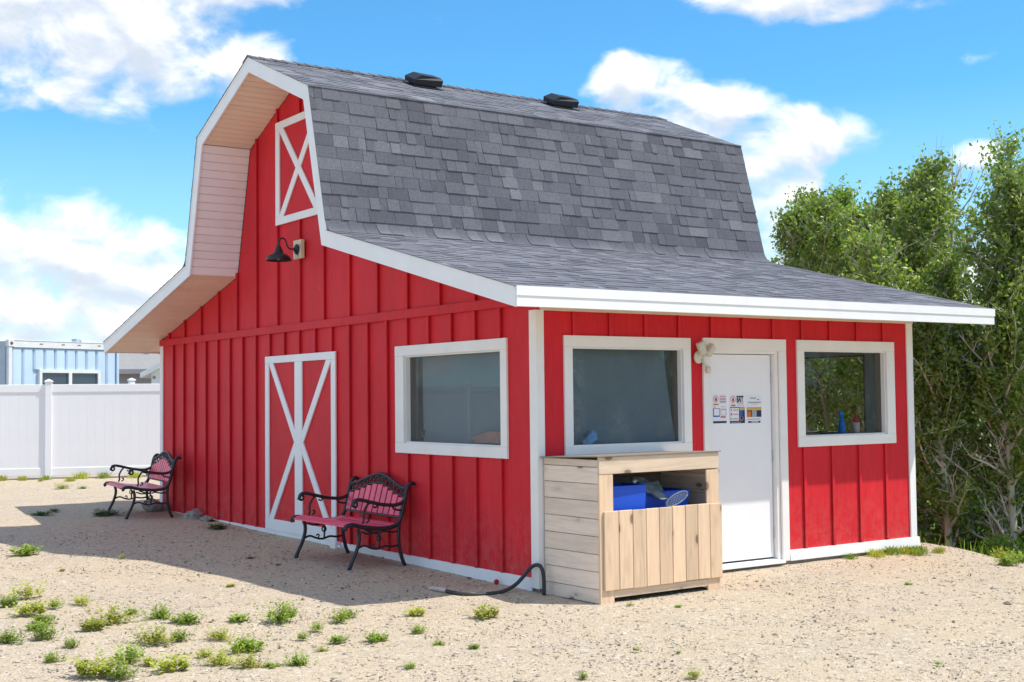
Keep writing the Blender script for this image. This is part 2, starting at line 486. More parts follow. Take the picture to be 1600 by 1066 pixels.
# ------------------------------------------------------------------ mesh helpers
class MB:
    def __init__(s):
        s.v = []
        s.f = []

    def add(s, vs, fs):
        k = len(s.v)
        s.v += [tuple(a) for a in vs]
        s.f += [tuple(i + k for i in f) for f in fs]
        return s

    def box(s, x0, x1, y0, y1, z0, z1, M=None, ch=0.0):
        if ch <= 0:
            vs = [(x, y, z) for x in (x0, x1) for y in (y0, y1) for z in (z0, z1)]
            fs = [(0, 1, 3, 2), (4, 6, 7, 5), (0, 4, 5, 1), (2, 3, 7, 6), (0, 2, 6, 4), (1, 5, 7, 3)]
        else:
            ch = min(ch, .45 * min(abs(x1 - x0), abs(y1 - y0), abs(z1 - z0)))
            cx, cy, cz = (x0 + x1) / 2, (y0 + y1) / 2, (z0 + z1) / 2
            hx, hy, hz = abs(x1 - x0) / 2, abs(y1 - y0) / 2, abs(z1 - z0) / 2
            vs = []
            idx = {}
            for sx_ in (-1, 1):
                for sy_ in (-1, 1):
                    for sz_ in (-1, 1):
                        for a in range(3):
                            h = [hx - ch, hy - ch, hz - ch]
                            h[a] += ch
                            idx[(sx_, sy_, sz_, a)] = len(vs)
                            vs.append((cx + sx_ * h[0], cy + sy_ * h[1], cz + sz_ * h[2]))
            fs = []
            c = (cx, cy, cz)

            def face(ids):
                pts = [Vector(vs[i]) for i in ids]
                n = (pts[1] - pts[0]).cross(pts[2] - pts[0])
                if n.dot(sum(pts, Vector()) / len(pts) - Vector(c)) < 0:
                    ids = ids[::-1]
                fs.append(tuple(ids))
            for a in range(3):
                o1, o2 = [i for i in range(3) if i != a]
                for sg in (-1, 1):
                    ids = []
                    for p1, p2 in ((-1, -1), (1, -1), (1, 1), (-1, 1)):
                        k = [0, 0, 0]
                        k[a], k[o1], k[o2] = sg, p1, p2
                        ids.append(idx[(k[0], k[1], k[2], a)])
                    face(ids)
                for p1 in (-1, 1):
                    for p2 in (-1, 1):
                        ids = []
                        for sg, w in ((-1, o1), (1, o1), (1, o2), (-1, o2)):
                            k = [0, 0, 0]
                            k[a], k[o1], k[o2] = sg, p1, p2
                            ids.append(idx[(k[0], k[1], k[2], w)])
                        face(ids)
            for sx_ in (-1, 1):
                for sy_ in (-1, 1):
                    for sz_ in (-1, 1):
                        face([idx[(sx_, sy_, sz_, a)] for a in range(3)])
        if M is not None:
            vs = [M @ Vector(a) for a in vs]
        return s.add(vs, fs)

    def prism(s, poly, ax, a0, a1):
        """poly of 2-D points in the other two axes (order x,y,z minus ax), extruded along ax"""
        n = len(poly)
        vs = []
        for a in (a0, a1):
            for (u, w) in poly:
                q_ = [u, w]
                q_.insert(ax, a)
                vs.append(tuple(q_))
        fs = [tuple(range(n))[::-1], tuple(range(n, 2 * n))]
        for i in range(n):
            j = (i + 1) % n
            fs.append((i, j, j + n, i + n))
        return s.add(vs, fs)

    def tube(s, pts, r, sides=6, flat=1.0, cap=True):
        pts = [Vector(p_) for p_ in pts]
        n = len(pts)
        rs = r if isinstance(r, (list, tuple)) else [r] * n
        tan = []
        for i in range(n):
            d = pts[min(i + 1, n - 1)] - pts[max(i - 1, 0)]
            tan.append(d.normalized() if d.length > 1e-9 else Vector((0, 0, 1)))
        a = tan[0].orthogonal().normalized()
        k = len(s.v)
        for i in range(n):
            a = (a - tan[i] * a.dot(tan[i]))
            a = a.normalized() if a.length > 1e-6 else tan[i].orthogonal().normalized()
            b = tan[i].cross(a)
            for j in range(sides):
                th = 2 * math.pi * j / sides
                s.v.append(tuple(pts[i] + (a * math.cos(th) + b * math.sin(th) * flat) * rs[i]))
        for i in range(n - 1):
            for j in range(sides):
                j2 = (j + 1) % sides
                s.f.append((k + i * sides + j, k + i * sides + j2, k + (i + 1) * sides + j2, k + (i + 1) * sides + j))
        if cap:
            s.f.append(tuple(k + j for j in range(sides))[::-1])
            s.f.append(tuple(k + (n - 1) * sides + j for j in range(sides)))
        return s

    def lathe(s, prof, c=(0, 0, 0), sides=20, M=None):
        k = len(s.v)
        for (r_, z_) in prof:
            for j in range(sides):
                th = 2 * math.pi * j / sides
                q_ = Vector((r_ * math.cos(th), r_ * math.sin(th), z_))
                if M is not None:
                    q_ = M @ q_
                s.v.append(tuple(q_ + Vector(c)))
        for i in range(len(prof) - 1):
            for j in range(sides):
                j2 = (j + 1) % sides
                s.f.append((k + i * sides + j, k + i * sides + j2, k + (i + 1) * sides + j2, k + (i + 1) * sides + j))
        s.f.append(tuple(k + j for j in range(sides))[::-1])
        s.f.append(tuple(k + (len(prof) - 1) * sides + j for j in range(sides)))
        return s

    def mesh(s, name, mt, smooth=False):
        me = bpy.data.meshes.new(name)
        me.from_pydata(s.v, [], s.f)
        bm = bmesh.new()
        bm.from_mesh(me)
        bmesh.ops.recalc_face_normals(bm, faces=bm.faces)
        bm.to_mesh(me)
        bm.free()
        me.materials.append(MATS[mt])
        if smooth:
            me.polygons.foreach_set('use_smooth', [True] * len(me.polygons))
        me.update()
        return me

    def build(s, name, mt, parent=None, smooth=False, label=None):
        return link(name, s.mesh(name, mt, smooth), parent, label)


def link(name, me, parent=None, label=None):
    ob = bpy.data.objects.new(name, me)
    COL.objects.link(ob)
    if parent is not None:
        ob.parent = parent
    if label:
        ob['label'] = label
    return ob


def tag(ob, label, cat, group=None):
    ob['label'] = label
    ob['category'] = cat
    if group:
        ob['group'] = group
    return ob


def thing(name, label, cat, loc=(0, 0, 0), rz=0.0, group=None):
    ob = bpy.data.objects.new(name, None)
    ob.empty_display_size = .2
    COL.objects.link(ob)
    ob.location = loc
    ob.rotation_euler = (0, 0, rz)
    return tag(ob, label, cat, group)


def copy_tree(ob, parent=None):
    c_ = ob.copy()
    COL.objects.link(c_)
    if parent is not None:
        c_.parent = parent
    for ch in [x for x in bpy.data.objects if x.parent == ob]:
        copy_tree(ch, c_)
    return c_


def smooth_path(pts, sub=4):
    """Catmull-Rom through points"""
    P_ = [Vector(p_) for p_ in pts]
    P_ = [P_[0] * 2 - P_[1]] + P_ + [P_[-1] * 2 - P_[-2]]
    res = []
    for i in range(1, len(P_) - 2):
        for k in range(sub):
            u = k / sub
            a, b, c_, d = P_[i - 1], P_[i], P_[i + 1], P_[i + 2]
            res.append(.5 * ((2 * b) + (c_ - a) * u + (2 * a - 5 * b + 4 * c_ - d) * u * u + (3 * b - a - 3 * c_ + d) * u ** 3))
    res.append(P_[-2])
    return res


def sstep(a, b, x):
    x = max(0.0, min(1.0, (x - a) / (b - a)))
    return x * x * (3 - 2 * x)


def zg(x, y):
    h = -.05 + .03 * sstep(-.5, .5, y) + .012 * min(max(y, 0), 15)
    xx = x - .32 * (max(min(y, .35), -6) - .35)
    h -= .03 * min(max(xx - 4.6, 0), 1.2) + 1.05 * sstep(5.5, 9.4, xx)
    h += .05 * sstep(4, 20, -x) if x < -4 else 0
    return h


# ------------------------------------------------------------------ ground
def axis(lo, hi, step, far):
    a = list(np.arange(lo, hi + 1e-6, step))
    l, r_, d = [], [], step
    x = hi
    while x < far:
        d *= 1.25
        x += d
        r_.append(x)
    x = lo
    d = step
    while x > -far:
        d *= 1.25
        x -= d
        l.append(x)
    return l[::-1] + a + r_


gx, gy = axis(-7, 11, .11, 900), axis(-7, 20, .11, 900)
gv = []
for y in gy:
    for x in gx:
        b = .016 * (noise.noise((x * .9, y * .9, 1.3)) + .5 * noise.noise((x * 2.7, y * 2.7, 7.1)) + .35 * noise.noise((x * 6, y * 6, 3.3)))
        k = sstep(.0, .5, max(abs(x - 2.5) - 2.3, abs(y - 4.7) - 4.6))
        gv.append((x, y, zg(x, y) + b * (.35 + .65 * k)))
nx = len(gx)
gf = [(j * nx + i, j * nx + i + 1, (j + 1) * nx + i + 1, (j + 1) * nx + i) for j in range(len(gy) - 1) for i in range(nx - 1)]
me = bpy.data.meshes.new('ground')
me.from_pydata(gv, [], gf)
me.materials.append(MATS['gravel'])
me.polygons.foreach_set('use_smooth', [True] * len(me.polygons))
ground = link('ground', me)
ground['kind'] = 'structure'

# loose stones lying on the gravel (nobody could count them)
rng = random.Random(5)
OCT = [(1, 0, 0), (-1, 0, 0), (0, 1, 0), (0, -1, 0), (0, 0, 1), (0, 0, -1)]
OF = [(0, 2, 4), (2, 1, 4), (1, 3, 4), (3, 0, 4), (2, 0, 5), (1, 2, 5), (3, 1, 5), (0, 3, 5)]
mb = MB()
cnt = 0
while cnt < 34000:
    d = rng.uniform(5.0, 17) ** 1.0
    a = rng.uniform(R(8), R(62))
    x, y = -6.583 + d * math.sin(a), -9.165 + d * math.cos(a)
    if (-.02 < x < 5.1 and -.02 < y < 9.6) or x > 6.4:
        continue
    cnt += 1
    r_ = rng.choice((.004, .005, .005, .006, .007, .008, .011)) * rng.uniform(.8, 1.25)
    if rng.random() < .006:
        r_ *= 2.1
    th = rng.uniform(0, 6.28)
    sx_, sy_, sz_ = r_ * rng.uniform(.8, 1.6), r_ * rng.uniform(.7, 1.2), r_ * rng.uniform(.5, .9)
    z = zg(x, y) + .012 * noise.noise((x * .9, y * .9, 1.3)) + sz_ * .35
    cs, sn = math.cos(th), math.sin(th)
    vs = []
    for (u, v_, w) in OCT:
        j = rng.uniform(.75, 1.2)
        u, v_, w = u * sx_ * j, v_ * sy_ * j, w * sz_ * j
        vs.append((x + u * cs - v_ * sn, y + u * sn + v_ * cs, z + w))
    mb.add(vs, OF)
me = bpy.data.meshes.new('gravel_stones')
me.from_pydata(mb.v, [], mb.f)
me.materials.append(MATS['pebble'])
gs = link('gravel_stones', me)
gs['kind'] = 'stuff'
tag(gs, 'small loose tan and grey stones scattered over the gravel', 'gravel')

# ------------------------------------------------------------------ barn
BL, BW, YC = 5.04, 9.484, 4.742          # side wall length, gable width, ridge line
barn = thing('barn', 'red board and batten barn with grey shingled gambrel roof and white trim', 'barn')
OUT = [(-.62, 2.555), (2.735, 3.385), (3.15, 4.965), (YC, 5.628)]
OUT = OUT + [(2 * YC - y, z) for (y, z) in OUT[:-1][::-1]]


def offset(poly, d):
    res = []
    n = len(poly)
    for i in range(n):
        p_ = Vector(poly[i])
        nn = []
        for a, b in ((i - 1, i), (i, i + 1)):
            if a < 0 or b >= n:
                continue
            e = (Vector(poly[b]) - Vector(poly[a])).normalized()
            nn.append(Vector((e.y, -e.x)))
        if len(nn) == 1:
            # plumb cut at the eaves
            res.append((p_.x, p_.y - d / abs(nn[0].y)))
        else:
            mdir = (nn[0] + nn[1]).normalized()
            res.append(tuple(p_ + mdir * (d / mdir.dot(nn[0]))))
    return res


def under(poly, y):
    for (a, b), (c_, d) in zip(poly[:-1], poly[1:]):
        if a <= y <= c_ + 1e-9:
            return b + (d - b) * (y - a) / (c_ - a)
    return poly[0][1]


FASC = .165
INN = offset(OUT, FASC)
SOF = offset(OUT, FASC - .018)
X0, X1 = -.65, 5.63
WT = .12


def grid_wall(mb, ax, a0, a1, u0, u1, w0, w1, holes):
    """wall slab between a0..a1 on axis ax, spanning u,w with rectangular holes (u0,u1,w0,w1)"""
    us = sorted({u0, u1, *[h[0] for h in holes], *[h[1] for h in holes]})
    ws = sorted({w0, w1, *[h[2] for h in holes], *[h[3] for h in holes]})
    us = [u for u in us if u0 <= u <= u1]
    ws = [w for w in ws if w0 <= w <= w1]
    for i in range(len(us) - 1):
        run = None
        for j in range(len(ws) - 1):
            cu, cw = (us[i] + us[i + 1]) / 2, (ws[j] + ws[j + 1]) / 2
            solid = not any(h[0] < cu < h[1] and h[2] < cw < h[3] for h in holes)
            if solid:
                run = (run[0], ws[j + 1]) if run else (ws[j], ws[j + 1])
            if run and (not solid or j == len(ws) - 2):
                if ax == 0:
                    mb.box(a0, a1, us[i], us[i + 1], run[0], run[1])
                else:
                    mb.box(us[i], us[i + 1], a0, a1, run[0], run[1])
                run = None


WIN_SIDE = [(.378, 1.69, 1.212, 2.10), (3.333, 4.60, 1.227, 2.108)]
DOOR = (2.035, 2.945, .02, 2.075)
WIN_GAB = [(.537, 2.29, 1.21, 2.09)]
# walls
mb = MB()
grid_wall(mb, 1, 0, WT, .0, BL, 0, 2.56, WIN_SIDE + [DOOR])
mb.build('side_wall', 'red_siding', barn)
mb = MB()
grid_wall(mb, 0, 0, WT, WT, BW, 0, 2.5, WIN_GAB)
up_poly = [(0.05, 2.5), (BW - .05, 2.5)] + [(y, z + .01) for (y, z) in [(BW - .05, under(INN, BW - .05))] + INN[1:-1][::-1] + [(.05, under(INN, .05))]]
mb.prism(up_poly, 0, 0, WT)
mb.build('front_gable_wall', 'red_siding', barn)
mb = MB()
grid_wall(mb, 0, BL - WT, BL, WT, BW, 0, 2.5, WIN_GAB)
mb.prism(up_poly, 0, BL - WT, BL)
mb.build('rear_gable_wall', 'red_siding', barn)
MB().box(WT, BL - WT, BW - WT, BW, 0, 2.56).build('back_wall', 'red_siding', barn)
MB().box(.012, BL - .012, .012, BW - .012, -.5, .0).build('foundation', 'concrete', barn)
MB().box(WT, BL - WT, WT, BW - WT, .002, .03).build('floor_slab', 'concrete', barn)
# inside room seen through the windows
mb = MB()
L_ = .012
grid_wall(mb, 1, WT + .001, WT + L_, WT, BL - WT, .03, 2.42, WIN_SIDE + [DOOR])
grid_wall(mb, 0, WT + .001, WT + L_, WT + L_, 2.9, .03, 2.42, WIN_GAB)
grid_wall(mb, 0, BL - WT - L_, BL - WT - .001, WT + L_, 2.9, .03, 2.42, WIN_GAB)
mb.box(WT + L_, BL - WT - L_, 2.9, 2.95, .03, 2.42)
mb.build('interior_wall', 'drywall', barn)
MB().box(WT, BL - WT, WT, 2.95, 2.42, 2.45).build('interior_ceiling', 'drywall', barn)

# battens
BT, BTG, BWID = .024, .034, .038


def batten_gable(y, z0, z1):
    return MB().box(-BTG, -.019, y, y + BWID, z0, z1, ch=.003).box(-.0195, -.0005, y + .016, y + .026, z0 + .0008, z1 - .0008).build('batten', 'red_siding', barn)


for k in range(22):
    y = .521 + .4198 * k
    if y > BW - .15:
        break
    if .44 < y + BWID and y < 2.46:
        batten_gable(y, .087, 1.106)
        batten_gable(y, 2.195, 2.468)
    elif 3.80 < y + .02 < 5.69:
        batten_gable(y, 2.196, 2.468)
    else:
        batten_gable(y, .087, 2.468)
for k in range(15):
    y = .309 + .627 * k
    if y > BW - .2:
        break
    zt = min(under(SOF, y), under(SOF, y + BWID)) - .001
    if zt < 2.6:
        continue
    if 4.12 < y + .02 < 5.36:
        batten_gable(y, 2.561, 3.775)
        if zt > 5.05:
            batten_gable(y, 5.037, zt)
    else:
        batten_gable(y, 2.561, zt)


def batten_side(x, z0, z1):
    return MB().box(x, x + BWID, -BT, -.012, z0, z1, ch=.003).box(x + .014, x + .026, -.0125, -.0005, z0 + .0008, z1 - .0008).build('batten', 'red_siding', barn)


for k in range(12):
    x = .385 + .4162 * k
    if x > 4.9:
        break
    segs = [(.106, 2.415)]
    for (a, b, c_, d) in ((.286, 1.786, 1.122, 2.203), (1.944, 3.071, -1, 2.212), (3.231, 4.728, 1.125, 2.211)):
        if a - BWID < x < b:
            segs = [(.106, c_), (d, 2.415)] if c_ > 0 else [(d, 2.415)]
    for z0, z1 in segs:
        batten_side(x, z0, z1)
MB().box(-BTG - .004, -.0005, .22, BW - .02, 2.469, 2.56, ch=.003).build('belt_board', 'red_siding', barn)

# white corner boards, skirts, frieze
MB().box(-.021, -.001, -.019, .085, .0, 2.42, ch=.003).build('corner_board', 'white_casing', barn)
MB().box(-.0205, .068, -.0205, -.001, .0, 2.42, ch=.003).build('corner_board', 'white_casing', barn)
MB().box(4.944, BL + .003, -.021, -.001, .104, 2.42, ch=.003).build('corner_board', 'white_paint', barn)
MB().box(-.021, -.001, 9.375, BW + .003, -.02, 2.5, ch=.003).build('corner_board', 'white_paint', barn)
MB().box(-.026, -.001, .0855, BW - .11, -.12, .086, ch=.004).build('skirt_board', 'white_paint', barn)
MB().prism([(-.001, .104), (-.024, .104), (-.034, .012), (-.034, .0), (-.001, .0)], 0, 3.072, 5.075).build('skirt_board', 'white_paint', barn)
MB().prism([(-.001, .104), (-.024, .104), (-.034, .012), (-.034, .0), (-.001, .0)], 0, .069, 1.943).build('skirt_board', 'white_paint', barn)
MB().box(.03, BL + .0, -.035, -.0005, 2.415, 2.47, ch=.003).build('frieze_board', 'trim_beige', barn)


# windows: casing of four boards, white jamb, raw inner jamb, pane
def window(plane, o, i):
    w = bpy.data.objects.new('window', None)
    COL.objects.link(w)
    w.parent = barn

    def bx(u0, u1, z0, z1, d0, d1, nm, mt_, ch=.003):
        b_ = MB()
        if plane == 's':
            b_.box(u0, u1, d0, d1, z0, z1, ch=ch)
        elif plane == 'g':
            b_.box(d0, d1, u0, u1, z0, z1, ch=ch)
        else:
            b_.box(BL - d1, BL - d0, u0, u1, z0, z1, ch=ch)
        return b_.build(nm, mt_, w)
    u0, u1, z0, z1 = o
    a0, a1, c0, c1 = i
    mt_ = 'white_casing'
    bx(u0, u1, c1, z1, -.027, -.001, 'casing', mt_)
    bx(u0, u1, z0, c0, -.027, -.001, 'casing', mt_)
    bx(u0, a0, c0 + .0005, c1 - .0005, -.026, -.001, 'casing', mt_)
    bx(a1, u1, c0 + .0005, c1 - .0005, -.026, -.001, 'casing', mt_)
    e = .014
    for nm, m2, d0, d1, gcol in (('jamb', mt_, -.0005, .05, 0), ('inner_jamb', 'raw_jamb', .056, WT + .02, 0)):
        bx(a0 - .002, a1 + .002, c0 - .001, c0 + e, d0, d1, nm, m2, 0)
        bx(a0 - .002, a1 + .002, c1 - e, c1 + .001, d0, d1, nm, m2, 0)
        bx(a0 - .002, a0 + e, c0 + e, c1 - e, d0, d1, nm, m2, 0)
        bx(a1 - e, a1 + .002, c0 + e, c1 - e, d0, d1, nm, m2, 0)
    bx(a0 - .001, a1 + .001, c0 - .001, c1 + .001, .0505, .0545, 'pane', 'glass', 0)
    return w


w1 = window('s', (.286, 1.786, 1.123, 2.202), WIN_SIDE[0])
window('s', (3.231, 4.728, 1.126, 2.21), WIN_SIDE[1])
w2 = window('g', (.435, 2.463, 1.107, 2.194), WIN_GAB[0])
window('r', (.435, 2.463, 1.107, 2.194), WIN_GAB[0])

# grey cloth blinds hung inside two of the windows; the one by the door sags at its edge
bv_, bf_ = [], []
for j in range(13):
    v_ = j / 12
    z_ = 1.20 + .92 * v_
    xr = 1.60 + .085 * (1 - v_) ** 1.6
    for i in range(25):
        u = i / 24
        x_ = .36 + (xr - .36) * u
        bv_.append((x_, .165 + .006 * math.sin(9 * u + 2 * v_) - .075 * max(0, u - .9) / .1 * (1 - v_), z_))
for j in range(12):
    for i in range(24):
        bf_.append((j * 25 + i, j * 25 + i + 1, (j + 1) * 25 + i + 1, (j + 1) * 25 + i))
MB().add(bv_, bf_).build('blind', 'blind_cloth', w1, True)
bv_ = [(.168 + .006 * math.sin(9 * i / 24 + 2 * j / 12), .50 + 1.72 * i / 24, 1.19 + .93 * j / 12) for j in range(13) for i in range(25)]
MB().add(bv_, bf_).build('blind', 'blind_cloth', w2, True)

# entry door
door = bpy.data.objects.new('entry_door', None)
COL.objects.link(door)
door.parent = barn
MB().box(2.062, 2.918, .05, .09, .045, 2.055, ch=.003).build('door_slab', 'door_white', door)
MB().box(1.944, 3.071, -.027, -.001, 2.09, 2.209, ch=.003).build('casing', 'white_casing', door)
MB().box(1.944, 2.04, -.026, -.001, .002, 2.0895, ch=.003).build('casing', 'white_casing', door)
MB().box(2.972, 3.071, -.026, -.001, .002, 2.0895, ch=.003).build('casing', 'white_casing', door)
MB().box(2.036, 2.05, -.0005, WT, .021, 2.06).build('jamb', 'white_casing', door)
MB().box(2.93, 2.971, -.0005, WT, .021, 2.06).build('jamb', 'white_casing', door)
MB().box(2.036, 2.971, -.0005, WT, 2.061, 2.09).build('jamb', 'white_casing', door)
MB().box(2.051, 2.929, .092, .11, .03, 2.06).build('weather_stop', 'rubber', door)
MB().prism([(-.06, -.01), (-.06, .008), (.03, .026), (WT, .026), (WT, -.01)], 0, 2.0405, 2.9715).build('threshold', 'white_paint', door)
MB().box(2.07, 2.91, .046, .0495, .05, .085).build('door_sweep', 'white_casing', door)
for z in (.28, 1.05, 1.83):
    MB().tube([(2.924, .045, z - .05), (2.924, .045, z + .05)], .007, 8).build('hinge', 'steel', door)
hd = MB().lathe([(.03, 0), (.03, .008), (.012, .012), (.012, .04), (.026, .05), (.026, .075), (.015, .085)], (2.10, .05, .93), 14, Matrix.Rotation(R(90), 3, 'X')).build('door_knob', 'steel', door, True)

# sham barn door on the gable
bd = bpy.data.objects.new('barn_door', None)
COL.objects.link(bd)
bd.parent = barn
MB().box(-.012, -.0005, 3.80, 5.69, .088, 2.19).build('door_panel', 'red_siding', bd)
D0, D1 = -.034, -.013


def gbar(y0, z0, y1, z1, w, parent, d0=D0, d1=D1, nm='brace', cut=None):
    a, b = Vector((y0, z0)), Vector((y1, z1))
    e = (b - a).normalized()
    n_ = Vector((-e.y, e.x)) * (w / 2)
    return MB().prism([tuple(a + n_), tuple(b + n_), tuple(b - n_), tuple(a - n_)], 0, d0, d1).build(nm, 'white_paint', parent)


MB().box(D0, D1, 3.797, 5.692, 2.108, 2.194, ch=.003).build('rail', 'white_paint', bd)
MB().box(D0, D1, 3.797, 5.692, .087, .22, ch=.003).build('rail', 'white_paint', bd)
for a, b in ((3.797, 3.905), (4.655, 4.85), (5.585, 5.692)):
    MB().box(D0 + .001, D1, a, b, .2205, 2.1075, ch=.003).build('stile', 'white_paint', bd)
for ya, yb in ((3.95, 4.70), (5.54, 4.80)):
    gbar(ya, .20, yb, 1.17, .10, bd, D0 + .004, D1 - .001)
    gbar(ya, 2.125, yb, 1.15, .10, bd, D0 + .005, D1 - .001)
# loft hatch
lh = bpy.data.objects.new('loft_hatch', None)
COL.objects.link(lh)
lh.parent = barn
MB().box(-.012, -.0005, 4.118, 5.366, 3.785, 5.03).build('hatch_panel', 'red_siding', lh)
MB().box(D0, D1, 4.11, 5.372, 4.945, 5.034, ch=.003).build('rail', 'white_paint', lh)
MB().box(D0, D1, 4.11, 5.372, 3.778, 3.868, ch=.003).build('rail', 'white_paint', lh)
for a, b in ((4.11, 4.215), (5.262, 5.372)):
    MB().box(D0 + .001, D1, a, b, 3.8685, 4.9445, ch=.003).build('stile', 'white_paint', lh)
gbar(4.24, 3.85, 5.24, 4.965, .10, lh, D0 + .004, D1 - .001)
gbar(4.24, 4.965, 5.24, 3.85, .10, lh, D0 + .006, D1 - .002)

# ------------------------------------------------------------------ roof
DECK = offset(OUT, .006)
DECKI = offset(OUT, .09)
mb = MB()
mb.prism(DECK + DECKI[::-1], 0, X0 + .02, X1 - .02)
roof = mb.build('roof', 'asphalt_edge', barn)

# rake boards, both gables
for gx0, gx1 in ((X0, X0 + .0195), (X1 - .0195, X1)):
    for i in range(6):
        a, b, c_, d = OUT[i], OUT[i + 1], INN[i + 1], INN[i]
        MB().prism([a, b, c_, d], 0, gx0, gx1).build('rake_board', 'white_paint', roof)
DR = offset(OUT, .03)
for i in range(6):
    MB().prism([OUT[i], OUT[i + 1], DR[i + 1], DR[i]], 0, X0 - .006, X0 - .0003).build('drip_edge', 'white_paint', roof)
# eave fascia boards with a drip edge
for sgn, yy in ((-1, -.62), (1, 2 * YC + .62)):
    ys = sorted((yy, yy + sgn * .02))
    MB().box(X0 - .0, X1, ys[0], ys[1], 2.388, 2.553, ch=.003).build('fascia_board', 'white_paint', roof)
    ys = sorted((yy + sgn * .0205, yy + sgn * .028))
    MB().box(X0 - .003, X1 + .003, ys[0], ys[1], 2.478, 2.556).build('drip_edge', 'white_paint', roof)

# soffit strips under the gable overhangs and under the eaves
for gx0, gx1 in ((X0 + .02, -.0005), (BL + .0005, X1 - .02)):
    for i in range(6):
        a, b = Vector(SOF[i]), Vector(SOF[i + 1])
        e = (b - a).normalized()
        nrm = Vector((-e.y, e.x))
        ln = (b - a).length
        n_ = max(1, round(ln / .1))
        st = ln / n_
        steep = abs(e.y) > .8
        for k in range(n_):
            p0, p1 = a + e * (k * st + .003), a + e * ((k + 1) * st - .003)
            h1, h2 = nrm * .004, nrm * .012
            q0, q1 = a + e * (k * st + .010), a + e * ((k + 1) * st - .010)
            MB().prism([tuple(q0), tuple(q1), tuple(p1 + h1), tuple(p1 + h2), tuple(p0 + h2), tuple(p0 + h1)], 0, gx0, gx1).build('soffit_panel', 'soffit_bounce_fix' if steep else 'soffit', roof)
        MB().prism([tuple(a + nrm * .0125), tuple(b + nrm * .0125), tuple(b + nrm * .018), tuple(a + nrm * .018)], 0, gx0, gx1).build('soffit_backing', 'trim_beige', roof)
for (ya, yb) in ((-.6, -.001), (BW + .001, 2 * YC + .6)):
    for k in range(16):
        xa, xb = k * BL / 16, (k + 1) * BL / 16
        za, zb = under(SOF, ya), under(SOF, yb)
        MB().prism([(ya, za), (yb, zb), (yb, zb + .01), (ya, za + .01)], 0, xa + .003, xb - .003).build('soffit_panel', 'soffit', roof)

# shingles. path(s) follows the slope from its lower end
rs = random.Random(11)
SX0, SX1 = X0 - .014, X1 + .014
WIDTHS = (.09, .12, .15, .18, .21, .25, .31)


def course_widths(off, lo=.13):
    xs = [SX0]
    x = SX0 + off
    while x < SX1 - lo:
        if x > xs[-1] + .05:
            xs.append(x)
        x += rs.choice(WIDTHS)
    xs.append(SX1)
    return list(zip(xs[:-1], xs[1:]))


def slab(mb, path, s0, s1, x0, x1, t0, t1, seg=1):
    """one shingle tab: bottom edge t0 thick, tapering to t1 at its upper end"""
    n_ = seg + 1
    vs = []
    for k in range(n_):
        s_ = s0 + (s1 - s0) * k / seg
        p_, nrm = path(s_)
        th = t0 + (t1 - t0) * k / seg
        for xx in (x0, x1):
            a = p_ + nrm * th
            vs.append((xx, a.x, a.y))
        for xx in (x0, x1):
            a = p_ + nrm * -.002
            vs.append((xx, a.x, a.y))
    fs = []
    for k in range(seg):
        i, j = 4 * k, 4 * (k + 1)
        fs += [(i, i + 1, j + 1, j), (i + 2, j + 2, j + 3, i + 3), (i, j, j + 2, i + 2), (i + 1, i + 3, j + 3, j + 1)]
    fs += [(0, 2, 3, 1), (4 * seg, 4 * seg + 1, 4 * seg + 3, 4 * seg + 2)]
    mb.add(vs, fs)


def line_path(a, b):
    a, b = Vector(a), Vector(b)
    e = (b - a).normalized()
    n_ = Vector((-e.y, e.x))
    if n_.y < 0:
        n_ = -n_
    return (lambda s_: (a + e * s_, n_)), (b - a).length


CUR = .15   # the steep slope sweeps out into the flare over this length


def steep_path(a, b, flare_dir):
    a, b = Vector(a), Vector(b)
    e = (b - a).normalized()
    f_ = Vector(flare_dir).normalized()
    ln = (b - a).length

    def path(s_):
        if s_ >= CUR:
            d = e
            p_ = a + e * s_
        else:
            u = (CUR - s_) / CUR            # 0 at the tangent point, 1 at the foot
            q0, q1, q2 = a + e * CUR, a + e * .02, a - f_ * .10
            p_ = q0 * (1 - u) ** 2 + q1 * 2 * u * (1 - u) + q2 * u * u
            d = -((q1 - q0) * 2 * (1 - u) + (q2 - q1) * 2 * u).normalized()
        n_ = Vector((-d.y, d.x))
        if n_.y < 0:
            n_ = -n_
        return p_, n_
    return path, ln


